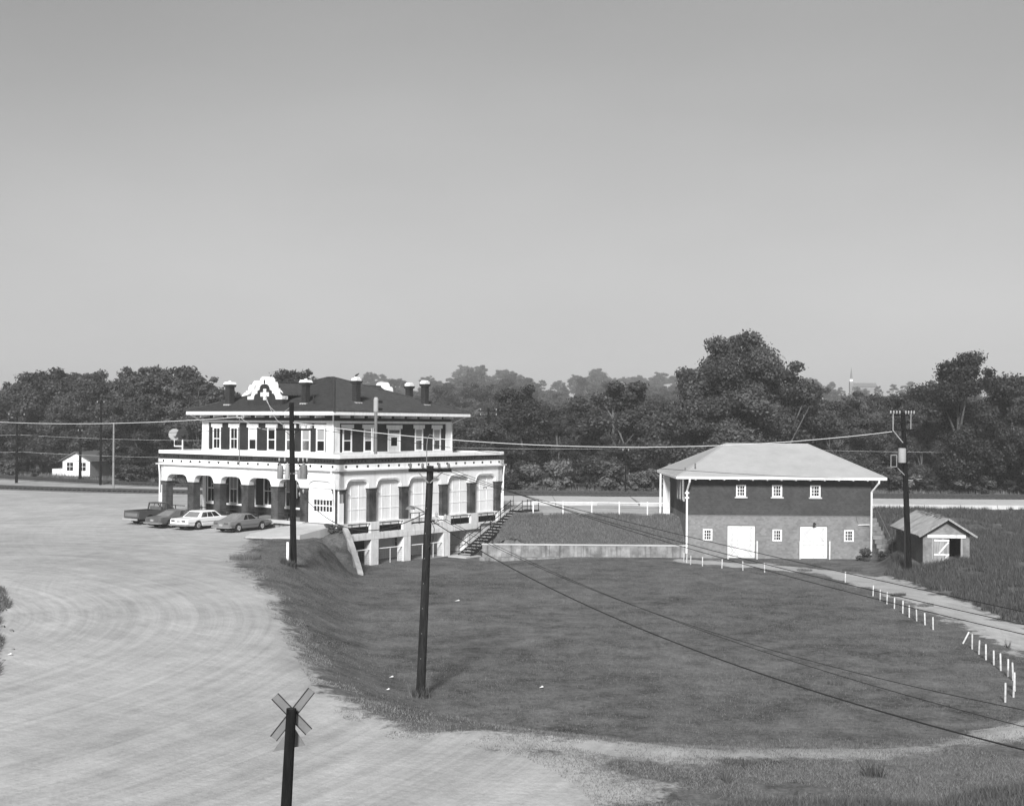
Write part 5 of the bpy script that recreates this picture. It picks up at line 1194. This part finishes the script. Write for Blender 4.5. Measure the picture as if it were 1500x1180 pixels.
def wire_through(p, mid_px, end_px, Dend, r_, label):
    """sag chosen so that the span hangs through the height seen in the photograph"""
    q = Vector(E(end_px[0], end_px[1], Dend)); d = (q - Vector(p)); q2 = Vector(p) + d * 1.0
    p = Vector(p); best = None
    tx = (mid_px[0] - 750) / 1790
    lo, hi = 0, 1
    for _ in range(40):
        t = (lo + hi) / 2; v = p.lerp(q2, t)
        if v.x / v.y < tx: lo = t
        else: hi = t
    v = p.lerp(q2, t); zt = 11 - (mid_px[1] - (621 + .0075 * (mid_px[0] - 750))) * v.y / 1790
    wire(p, q2, max(.02, (v.z - zt) / (4 * t * (1 - t))), r_, 'wire', label, g2, 60)
PA = [P2 + Vector(i) for i in I2]
wire_through(PA[1], (1200, 829.5), (1580, 912), 26, .010, 'topmost thin wire from the lawn pole crossarm to the right edge')
wire_through(PA[2], (1200, 845), (1580, 931), 27, .011, 'second thin wire from the lawn pole crossarm to the right edge')
wire_through(PA[3], (1200, 855), (1580, 946), 28, .011, 'third thin wire from the lawn pole crossarm to the right edge')
wire_through(P2 + Vector((.62, -.12, 7.28)), (1200, 970), (1580, 1054), 27, .010, 'upper of two thin telephone wires crossing the lower right lawn')
wire_through(P2 + Vector((.98, -.12, 7.18)), (1200, 979), (1580, 1083), 26, .010, 'lower of two thin telephone wires crossing the lower right lawn')
wire_through(P2 + Vector((.45, -.12, 7.1)), (1150, 997), (1580, 1116), 24, .019, 'thick black telephone cable sagging across the lawn to the lower right')
g3 = 'telegraph wires strung along the railway'
for k in range(7):
    z = 9.6 - k * .42 - (k > 3) * .5; off_ = k % 3 * .7
    for a, c in (((-62.6, 154.5), (-20, 147)), ((-110, 175), (-62.6, 154.5))):
        wire((a[0], a[1] + off_, z), (c[0], c[1] + off_, z), .5, .013, 'wire_pale' if k in (1, 5) else 'wire', 'thin telegraph wire against the dark trees behind the tracks on the left', g3, 20)
    for a, c in (((-20, 147), (23.3, 143)), ((23.3, 143), (80, 141))):
        wire((a[0], a[1] + off_, z - .2), (c[0], c[1] + off_, z - .2), .5, .012, 'wire_pale' if k in (2,) else 'wire', 'thin telegraph wire against the dark trees behind the tracks on the right', g3, 20)

# ------------------------------------------------------------------ white posts round the lawn
posts = [(14.0, 99.0), (14.1, 98.0), (14.2, 96.6), (15.0, 95.7), (16.3, 94.4), (17.6, 92.7), (19.0, 91.5), (23.7, 86.6), (23.6, 79.6), (23.4, 77.4), (23.4, 76.0), (23.3, 74.2), (23.2, 72.3), (23.1, 70.8), (23.1, 69.5), (23.1, 68.1), (23.0, 66.5),
         (23.0, 62.1), (22.9, 60.6), (22.7, 59.2), (22.5, 57.8), (22.4, 56.6), (22.2, 55.3), (22.0, 54.0), (21.9, 53.2), (21.1, 51.1), (20.6, 50.0), (19.9, 49.1)]
pm = MB(); pm.lathe((0, 0, -.3), [(.042, 0), (.042, .98), (.036, 1.01), (.0, 1.02)], 8); pme = pm.mesh('lawn_post', 'white_post')
ordn = ['first', 'second', 'third', 'fourth', 'fifth', 'sixth', 'seventh', 'eighth', 'ninth', 'tenth']
for i, (x, y) in enumerate(posts):
    zz = hz(x, y); o = link_mesh('lawn_post', pme, None, (x, y, zz)); o.rotation_euler = (R(random.uniform(-2, 2)), R(random.uniform(-2.5, 2.5)), 0)
    o.scale = (1, 1, random.uniform(.93, 1.06) if i < 22 else 1.1)
    if i < 7: lab = '%s white post in the row curving from the freight house corner' % ordn[i]
    elif i == 7: lab = 'lone white post in the gap below the right freight door'
    elif i < 17: lab = '%s white post from the top in the middle row by the dirt road' % ordn[i - 8]
    elif i == 17: o.rotation_euler = (0, R(27), 0); lab = 'leaning white post at the head of the right hand row'
    else: lab = '%s white post below the leaning one at the right edge' % ordn[i - 18]
    tag(o, lab, 'post', 'white posts round the lawn')

# ------------------------------------------------------------------ vegetation
def leaf_mesh(name, centers, radii, n, size, material, droop=.2, flat=1.0):
    """leaf-sized faces spread through and over the clumps that make up a crown"""
    centers = np.array(centers, float); radii = np.array(radii, float); area = radii ** 2; pk = rng.choice(len(radii), n, p=area / area.sum())
    d = rng.normal(size=(n, 3)); d /= np.linalg.norm(d, axis=1)[:, None]; d[:, 2] = d[:, 2] * .8 + .12
    rr = radii[pk] * (rng.random(n) ** .28) * (1 + .18 * rng.normal(size=n))
    c = centers[pk] + d * rr[:, None] * np.array([1, 1, flat])
    nrm = d + rng.normal(size=(n, 3)) * .55; nrm /= np.linalg.norm(nrm, axis=1)[:, None]
    t = np.cross(nrm, rng.normal(size=(n, 3))); t /= np.linalg.norm(t, axis=1)[:, None]; b = np.cross(nrm, t)
    s = size * rng.uniform(.55, 1.35, n)[:, None]
    V = np.stack([c - t * s - b * s * .35, c + b * s * .6 - t * s * .1, c + t * s + b * s * .2, c - b * s * .65 + t * s * .15], 1).reshape(-1, 3)
    F = np.arange(4 * n).reshape(-1, 4); me = fast_mesh(name, V, F)
    tint = np.repeat(np.clip(.5 * rng.random(n) + .35 * rng.random(len(radii))[pk], 0, 1), 4).astype(np.float32)
    at = me.attributes.new('tint', 'FLOAT', 'POINT'); at.data.foreach_set('value', tint); me.materials.append(M[material]); return me
def make_tree_meshes(kind, H, Wd, nleaf, size, seed, mat_='leaf'):
    global rng
    rnd = random.Random(seed); C = []; Rr_ = []
    if kind == 'broad':
        for i in range(44):
            t = rnd.random(); z = H * (.12 + .78 * t); w = Wd / 2 * (1 - abs(2 * (t * .8 + .08) - 1) ** 2.4) ** .5 * rnd.uniform(.3, .95); a = rnd.uniform(0, 2 * PI)
            C.append((w * math.cos(a), w * math.sin(a), z)); Rr_.append(Wd * rnd.uniform(.08, .17))
        for i in range(9): a = rnd.uniform(0, 2 * PI); w = Wd * rnd.uniform(.05, .25); C.append((w * math.cos(a), w * math.sin(a), H * rnd.uniform(.86, .99))); Rr_.append(Wd * rnd.uniform(.06, .10))
    elif kind == 'poplar':
        for i in range(44):
            t = rnd.random(); z = H * (.08 + .84 * t); w = Wd / 2 * (1 - .5 * t ** 2) * rnd.uniform(.2, .95); a = rnd.uniform(0, 2 * PI); C.append((w * math.cos(a), w * math.sin(a), z)); Rr_.append(Wd * rnd.uniform(.10, .2))
        for i in range(8): C.append((rnd.uniform(-.28, .28) * Wd, rnd.uniform(-.28, .28) * Wd, H * rnd.uniform(.90, 1.0))); Rr_.append(Wd * rnd.uniform(.05, .09))
    elif kind == 'pine':
        for i in range(20):
            t = rnd.random(); z = H * (.40 + .56 * t); w = Wd / 2 * (1.05 - .6 * t) * rnd.uniform(.3, 1); a = rnd.uniform(0, 2 * PI); C.append((w * math.cos(a), w * math.sin(a), z)); Rr_.append(Wd * rnd.uniform(.10, .17))
    else:
        for i in range(14): a = rnd.uniform(0, 2 * PI); w = Wd / 2 * rnd.random(); C.append((w * math.cos(a), w * math.sin(a), H * rnd.uniform(.15, .85))); Rr_.append(Wd * rnd.uniform(.12, .22))
    crown = leaf_mesh('crown', C, Rr_, nleaf, size, mat_, flat=.9)
    b = MB(); tr = H * .018 + .05; nseg = 6; px_, py_ = 0, 0; pts = []
    for i in range(nseg + 1): pts.append((px_, py_, H * .8 * i / nseg - (.4 if i == 0 else 0))); px_ += rnd.uniform(-.02, .02) * H; py_ += rnd.uniform(-.02, .02) * H
    b.tube(pts, [tr * (1 - .8 * i / nseg) for i in range(nseg + 1)], 7)
    for i in range(7):
        k = rnd.randint(1, nseg - 1); p = Vector(pts[k]); c = Vector(rnd.choice(C)); b.tube([p, p.lerp(c, .5) + Vector((0, 0, .2)), c], [tr * .45, tr * .3, tr * .08], 5)
    return crown, b.mesh('trunk', 'bark', True)
near_kinds = []
for i in range(6): near_kinds.append(('broad',) + make_tree_meshes('broad', 13, 9.5, 30000, .155, 100 + i) + (13,))
for i in range(2): near_kinds.append(('broad',) + make_tree_meshes('broad', 12, 8.0, 26000, .13, 150 + i, 'leaf_mid') + (12,))
for i in range(3): near_kinds.append(('poplar',) + make_tree_meshes('poplar', 14, 7.5, 24000, .15, 200 + i) + (14,))
pines = [('pine',) + make_tree_meshes('pine', 15, 8.5, 14000, .19, 300 + i, 'pine') + (15,) for i in range(3)]
shrubs = [('shrub',) + make_tree_meshes('shrub', 3.4, 3.0, 2600, .14, 400 + i, 'leaf_pale' if i % 2 else 'leaf') + (3.4,) for i in range(4)]
def plant_tree(kindset, x, y, h, label, group, name='tree', cat='tree', wide=1.0, zadd=0):
    kd, cm, tmh, H0 = kindset; s = h / H0; root = tag(empty(name, (x, y, hz(x, y) + zadd - .1), random.uniform(0, 6.28)), label, cat, group)
    for nm, me in (('crown', cm), ('trunk', tmh)): o = link_mesh(nm, me, root); o.scale = (s * wide, s * wide, s)
    return root
# landmark trees

big = ('poplar',) + make_tree_meshes('broad', 18.5, 15.0, 95000, .155, 781) + (18.5,)
bt = plant_tree(big, 26.3, 143, 18.2, 'tallest dark bushy tree rising behind the freight house roof', None)
bt2 = ('broad',) + make_tree_meshes('broad', 15.5, 11.5, 50000, .15, 778) + (15.5,)
plant_tree(bt2, 53.0, 143, 16.2, 'tall open-topped tree above the shed at the right', None)
plant_tree(near_kinds[9], 59.0, 139.5, 13.5, 'slender tree with a pale trunk right of the shed pole', None, wide=.8)
plant_tree(near_kinds[2], -27.5, 152, 14.2, 'dense dark tree right behind the depot gable', None, wide=1.1)
plant_tree(near_kinds[0], 13.5, 156, 13.2, 'rounded dark tree midway between depot and freight house', None, wide=1.25)
plant_tree(near_kinds[1], 1.0, 158, 12.6, 'broad dark tree close to the right of the depot', None, wide=1.15)
plant_tree(near_kinds[5], 26.5, 140.5, 12.5, 'dense leafy tree directly in front of the tallest tree', None, wide=1.35); plant_tree(near_kinds[3], 21.8, 144, 14.6, 'rounded tree at the left foot of the tallest tree', None, wide=1.1); plant_tree(near_kinds[4], 31.2, 144, 15.2, 'rounded tree at the right foot of the tallest tree', None, wide=1.1)
rt_ = random.Random(5)
PLACES = [(60, 'at the far left edge'), (150, 'behind the white house'), (270, 'left of the depot'), (390, 'behind the left chimney of the depot'), (490, 'behind the depot roof peak'), (600, 'behind the bird chimney'), (700, 'behind the paired right chimneys'),
          (800, 'just right of the depot'), (900, 'above the left half of the pipe fence'), (990, 'above the right half of the pipe fence'), (1060, 'over the left eave of the freight house'), (1130, 'over the left end of the freight roof ridge'), (1200, 'over the right end of the freight roof ridge'),
          (1300, 'over the right eave of the freight house'), (1380, 'above the brick shed'), (1460, 'right of the brick shed'), (9999, 'at the far right edge')]
def where(px): return next(w for p, w in PLACES if px < p)
def skyline(px):     # treetop height above camera, as a fraction of distance
    return np.interp(px, [-300, 0, 90, 240, 300, 420, 520, 640, 760, 880, 1000, 1180, 1300, 1380, 1480, 1800], [555, 562, 538, 538, 555, 560, 580, 590, 590, 600, 590, 570, 570, 560, 555, 560])
def row(D0, D1, n, x0, x1, hmin, hmax, label, group, sets, limit=0, name='tree'):
    for i in range(n):
        t = (i + rt_.uniform(.1, .9)) / n; px = x0 + (x1 - x0) * t; D = rt_.uniform(D0, D1) + max(0, 330 - px) * .085 * (D0 < 180); x = (px - 750) / 1790 * D
        if 62 < px < 160 and D < 197: continue
        h = rt_.uniform(hmin, hmax); z0 = hz(x, D)
        top = 11 - (skyline(px) + limit + rt_.uniform(-4, 14) - (621 + .0075 * (px - 750))) * D / 1790
        h = min(h, max(4, top - z0))
        if h < 2: continue
        plant_tree(rt_.choice(sets), x, D, h, label + ' ' + where(px), group, name, wide=rt_.uniform(.85, 1.3))
row(146, 156, 30, -330, 1800, 8, 12, 'front rank woodland tree', 'trees along the railway', near_kinds, 25)
row(160, 176, 34, -300, 1780, 12, 16, 'middle rank woodland tree', 'trees of the middle rank', near_kinds + pines[:1], 8)
row(182, 215, 36, -300, 1780, 15, 22, 'tall rear rank woodland tree', 'trees of the rear rank', near_kinds + pines, 0)
for px, D, h in ((48, 192, 13.2), (66, 200, 14.3), (84, 194, 15.8), (102, 204, 15.6), (116, 192, 14.4), (132, 199, 15.9), (146, 192, 13.6), (160, 186, 14.6), (20, 196, 12.4), (178, 190, 14.0), (200, 184, 15.8), (222, 180, 14.2), (243, 178, 15.6), (264, 176, 13.6), (290, 178, 14.2), (312, 182, 13.0), (335, 180, 12.4), (6, 190, 11.5), (92, 184, 11), (122, 186, 12), (70, 186, 10)):
    plant_tree(rt_.choice(near_kinds), (px - 750) / 1790 * D, D, h, '%s woodland tree rising %s' % ('low' if h < 12 else 'middling' if h < 14.3 else 'tall', where(px)), 'trees behind the white house', wide=rt_.uniform(1.0, 1.35))
# hazy hill
HSKY = ([200, 520, 560, 600, 650, 700, 760, 830, 900, 960, 1000, 1180, 1250, 1330, 1560], [562, 552, 543, 548, 540, 531, 540, 546, 538, 548, 536, 546, 560, 558, 552])
def hill_row(D0, D1, n, x0, x1, below, rank):
    for i in range(n):
        t = (i + rt_.uniform(.1, .9)) / n; D = rt_.uniform(D0, D1); px = x0 + (x1 - x0) * t; x = (px - 750) / 1790 * D
        top = 11 - (float(np.interp(px, *HSKY)) + below + rt_.uniform(-5, 16) - (621 + .0075 * (px - 750))) * D / 1790
        h = min(max(top - hz(x, D), 8), 32)
        plant_tree(rt_.choice(near_kinds[:6] + pines[:2]), x, D, h, 'hazy hill tree, %s rank, %s' % (rank, where(px)), 'trees on the distant hill', 'hill_tree', wide=rt_.uniform(1.05, 1.5))
hill_row(290, 350, 32, 300, 1560, 32, 'nearest')
hill_row(430, 500, 42, 380, 1560, 24, 'second')
hill_row(620, 700, 50, 440, 1560, 12, 'third')
hill_row(850, 940, 58, 480, 1560, 2, 'farthest')
LATER = []
# brush along the tracks
for i in range(56):
    px = -60 + i * 29 + rt_.uniform(-12, 12); D = rt_.uniform(141.5, 145) + max(0, (330 - px)) * .085; x = (px - 750) / 1790 * D
    if 60 < px < 150: continue
    plant_tree(rt_.choice(shrubs), x, D, rt_.uniform(1.8, 4.2), 'leafy trackside brush ' + where(px), 'brush along the tracks', 'shrub', 'shrub', wide=rt_.uniform(.9, 1.5))
for x, y, q in ((19.5, 98.2, .7), (21.6, 98.9, .6), (24.6, 97.0, .8), (26.0, 93.2, .7), (22.3, 92.8, .6), (25.2, 79.5, .5), (25.4, 74.8, .5)):
    LATER.append((x, y, q))
for x, y, h, lab in ((29.0, 99.9, 1.2, 'low bush at the right front corner of the freight house'), (30.2, 99.2, .9, 'small bush in front of the steps by the freight house'), (-13.9, 94.2, .9, 'clipped bush beside the garage bay at the top of the wing wall'), (-13.2, 94.0, .7, 'small bush on the bank edge at the depot corner'), (15.4, 106.5, 1.0, 'weedy bush at the fence end against the freight house')):
    plant_tree(shrubs[1], x, y, h, lab, None, 'bush', 'bush', wide=1.4)

def blades(name, pts, h, w, material, lean=.35, fan=1):
    """thin grass blades, one triangle each, joined into one mesh"""
    n = len(pts); z = height(pts[:, 0], pts[:, 1]) - .02; base = np.column_stack([pts, z]); a = rng.uniform(0, 2 * PI, n)
    hh = h * rng.uniform(.45, 1.25, n) if np.isscalar(h) else h * rng.uniform(.6, 1.2, n); ww = w * rng.uniform(.6, 1.4, n)
    dx, dy = np.cos(a) * ww / 2, np.sin(a) * ww / 2; la = rng.uniform(0, 2 * PI, n); ll = lean * hh * rng.random(n)
    V = np.stack([base + np.column_stack([dx, dy, 0 * dx]), base - np.column_stack([dx, dy, 0 * dx]), base + np.column_stack([np.cos(la) * ll, np.sin(la) * ll, hh])], 1).reshape(-1, 3)
    me = fast_mesh(name, V, np.arange(3 * n).reshape(-1, 3)); t = np.repeat(rng.random(n), 3).astype(np.float32)
    at = me.attributes.new('tint', 'FLOAT', 'POINT'); at.data.foreach_set('value', t); me.materials.append(M[material]); return link_mesh(name, me)
def scatter(n, x0, x1, y0, y1, keep):
    p = np.column_stack([rng.uniform(x0, x1, n), rng.uniform(y0, y1, n)]); return p[keep(p[:, 0], p[:, 1])]
def in_view(x, y, m=3): return np.abs(x) < .43 * y + m
def clump(x, y, s, lo, seed): return vnoise(x, y, s, seed) > lo
# lawn turf
def lawn_keep(x, y):
    d, a, b, c, e = dirtness(x, y); sd_ = poly_sdf(x, y, LAWN)
    return (sd_ < 7) & (sd_ > -60) & (a < .35) & (b < .4) & (y < 101.3) & (x < 25) & in_view(x, y) & (rng.random(len(x)) < (1 - d) * np.clip(.8 + 1.1 * vnoise(x, y, 4.5, 81) + .6 * vnoise(x, y, 1.1, 82), .15, 1))
p = scatter(420000, -20, 25, 38, 101, lawn_keep)
rx_, ry_ = p[:, 0] - P0[0], p[:, 1] - P0[1]; r_l = rx_ * DR[0] + ry_ * DR[1]; l_l = rx_ * DL[0] + ry_ * DL[1]; p = p[~((r_l > -.2) & (l_l > -.4))]
tag(blades('lawn_grass', p, .07, .035, 'grass', .8), 'short mown grass covering the lawn', 'grass', kind='stuff')
# rough grass in the foreground and along the lot edge
def fore_keep(x, y):
    d, a, b, c, e = dirtness(x, y); return (y < 43) & (x > -6) & in_view(x, y) & (a < .52) & (rng.random(len(x)) < (1.05 - d) * np.clip((42.5 + 1.5 * vnoise(x, y, 2, 77) - y) / 6, 0, 1)) & (vnoise(x, y, 1.6, 21) + .6 * vnoise(x, y, .6, 22) > -.55)
p = scatter(420000, -6, 24, 28, 43, fore_keep); tag(blades('rough_grass', p, .09, .02, 'drygrass', 1.3), 'dry straggling grass along the foreground track', 'grass', kind='stuff')
def tall_keep(x, y):
    line = 30.5 + np.clip(x - 3, 0, 20) * .36 + 1.2 * vnoise(x, y, 2.4, 31); return (y < line) & (y > 24) & (x > 1.5) & in_view(x, y, 1) 
p = scatter(210000, 1, 20, 25, 39, tall_keep); tag(blades('tall_weeds', p, .36, .025, 'weed', 1.0), 'tall unmown weeds at the lower right corner', 'weeds', kind='stuff')
def bank_keep(x, y):
    d, a, b, c, e = dirtness(x, y); sd_ = poly_sdf(x, y, LAWN)
    shed = (x > 30.2) & (x < 34.3) & (y > 90.3) & (y < 99)
    return (x > 24.5) & (y < 119) & (y > 50) & (b < .35) & (sd_ > 1.2) & in_view(x, y, 2) & ~shed & ~((x < 31.8) & (y > 100.9) & (y < 113)) & (vnoise(x, y, 2.2, 41) + .5 * vnoise(x, y, .8, 42) > -.5)
p = scatter(300000, 24, 54, 50, 119, bank_keep); tag(blades('bank_weeds', p, .42, .05, 'weed', .5), 'rank weeds covering the bank round the brick shed', 'weeds', kind='stuff')
def mid_keep(x, y): return (y > 102) & (y < 106.3) & (x > -1.5) & (x < 14.4)
p = scatter(60000, -1.5, 14.4, 102, 106.3, mid_keep); tag(blades('bank_grass', p, .2, .05, 'weed', .6), 'short grass on the bank above the retaining wall', 'grass', kind='stuff')
p = scatter(9000, -1, 14.3, 105.6, 106.8, lambda x, y: vnoise(x, y, 1.1, 71) > -.2); tag(blades('fence_weeds', p, .34, .04, 'weed', .5), 'weeds growing along the foot of the pipe fence', 'weeds', kind='stuff')
def ltr(x, y): d, a, b, c, e = dirtness(x, y); return (a > .1) & (a < .75) & (x > -19) & (y > 38) & (y < 92) & (vnoise(x, y, 1.3, 51) > .1) & in_view(x, y)
p = scatter(260000, -20, 2, 38, 92, ltr); tag(blades('edge_grass', p, .08, .03, 'drygrass', 1.2), 'thin grass breaking up the edge of the gravel lot', 'grass', kind='stuff')
def trk(x, y):
    d1 = line_d(x, y, TBk[::3]); return ((d1 > 2.2) & (d1 < 6) & (y > np.interp(x, [p_[0] for p_ in TBk[::3]], [p_[1] for p_ in TBk[::3]])))
p = scatter(330000, -92, 66, 136, 215, trk); tag(blades('trackside_grass', p, .65, .08, 'weed', .5), 'long grass between the tracks and the woods', 'grass', kind='stuff')
def leftedge(x, y): return (x < -.411 * y - .3 + .5 * vnoise(x, y, 3, 61)) & (x > -.5 * y) & (y > 46) & (y < 66)
p = scatter(40000, -34, -18, 46, 66, leftedge); tag(blades('edge_weeds', p, .3, .05, 'weed', .9), 'scrubby weeds at the left edge of the lot', 'weeds', kind='stuff')
# tufts: posts, poles
def tuft(x, y, r_, n, h, name, label, m_='weed'):
    a = rng.uniform(0, 2 * PI, n); q = np.sqrt(rng.random(n)) * r_; p = np.column_stack([x + np.cos(a) * q, y + np.sin(a) * q * .7]); o = blades(name, p, h, .035, m_, .7); tag(o, label, 'grass tuft'); return o
tuft(-3.6, 49, .4, 260, .55, 'grass_tuft', 'tuft of dead vines round the foot of the lawn pole', 'drygrass')
tuft(-17.1, 78.5, 1.0, 1500, .35, 'grass_tuft', 'dark weed clump on the lot edge left of the transformer pole')
tuft(-14.3, 78.3, .5, 700, .4, 'grass_tuft', 'weeds round the foot of the transformer pole')
tuft(13.95, 52.3, .42, 700, .16, 'grass_tuft', 'small dark weed clump alone on the right side of the lawn')
tuft(6.9, 36.6, .6, 500, .16, 'grass_tuft', 'bushy weed clump beside the bare sand of the track', 'weed')
tuft(6.1, 34.3, .06, 26, .8, 'grass_tuft', 'single tall weed stalk in the foreground')
tuft(10.6, 35.6, .3, 90, .5, 'grass_tuft', 'spiky weed standing by the pale sand patch')
for i, (x, y, q) in enumerate(LATER): tuft(x, y, q, 500, .2, 'grass_tuft', ['dark weed patch before the left freight door', 'dark weed patch before the right freight door', 'weed patch right of the freight doors on the dirt road', 'weed patch on the dirt road left of the shed pole', 'weed patch at the inner edge of the dirt road', 'small weed patch by the middle posts', 'small weed patch beside the lower middle posts'][i], 'weed')
# scraps of litter
def scrap(x, y, s, label): b = MB(); b.add([(-s, -s * .6, 0), (s, -s * .4, .02), (s * .7, s * .6, .06), (-s * .5, s * .5, .01)], [(0, 1, 2, 3)]); b.add([(0, 0, .03), (s * .5, s * .2, .12), (s * .1, s * .7, .05)], [(0, 1, 2)]); o = b.build('paper_scrap', 'white'); o.location = (x, y, hz(x, y) + .06); tag(o, label, 'litter', 'scraps of litter')
scrap(-3.3, 75.5, .16, 'white scrap of paper on the upper lawn'); scrap(1.3, 50.8, .09, 'white scrap of paper in the middle of the lawn'); scrap(-5.1, 52.5, .09, 'pale scrap on the slope left of the lawn pole'); scrap(-4.9, 49.0, .07, 'small pale scrap beside the foot of the lawn pole'); scrap(.65, 43.0, .09, 'white scrap near the lower edge of the lawn'); scrap(-20.2, 49.3, .08, 'white scrap at the left edge of the gravel lot')
# rubble at the left edge
b = MB()
rr_ = random.Random(9); rocks = []
for k in range(16):
    y = rr_.uniform(47, 62); x = -.412 * y + rr_.uniform(-1.2, 0.3); s = rr_.uniform(.04, .11); b = MB()
    vs = [(s * rr_.uniform(.7, 1.2) * c[0], s * rr_.uniform(.7, 1.2) * c[1], s * .6 * rr_.uniform(.7, 1.2) * c[2]) for c in ((-1, -1, -1), (1, -1, -1), (1, 1, -1), (-1, 1, -1), (-.8, -.8, 1), (.8, -.8, 1), (.8, .8, 1), (-.8, .8, 1))]
    b.add(vs, [(0, 3, 2, 1), (4, 5, 6, 7), (0, 1, 5, 4), (1, 2, 6, 5), (2, 3, 7, 6), (3, 0, 4, 7)]); o = b.build('rock', 'conc_old'); o.location = (x, y, hz(x, y) + s * .2); tag(o, 'broken stone among the weeds at the left edge of the lot', 'rock', 'stones at the left edge')

# ------------------------------------------------------------------ haze
HAZE = 0.00043
hzm = bpy.data.materials.new('haze'); hzm.use_nodes = True; hn = hzm.node_tree; hn.nodes.clear()
ho_ = hn.nodes.new('ShaderNodeOutputMaterial'); hv = hn.nodes.new('ShaderNodeVolumePrincipled'); hv.inputs['Density'].default_value = HAZE; hv.inputs['Color'].default_value = (.99, .99, .99, 1); hv.inputs['Anisotropy'].default_value = .0
hn.links.new(hv.outputs[0], ho_.inputs['Volume'])
b = MB(); b.box((-1100, -20, -2.5), (1250, 1500, 86)); b.mesh
me = b.mesh('haze', hzm); o = link_mesh('haze', me); o['kind'] = 'stuff'; o['label'] = 'thin pale summer haze over the whole view'; o['category'] = 'haze'
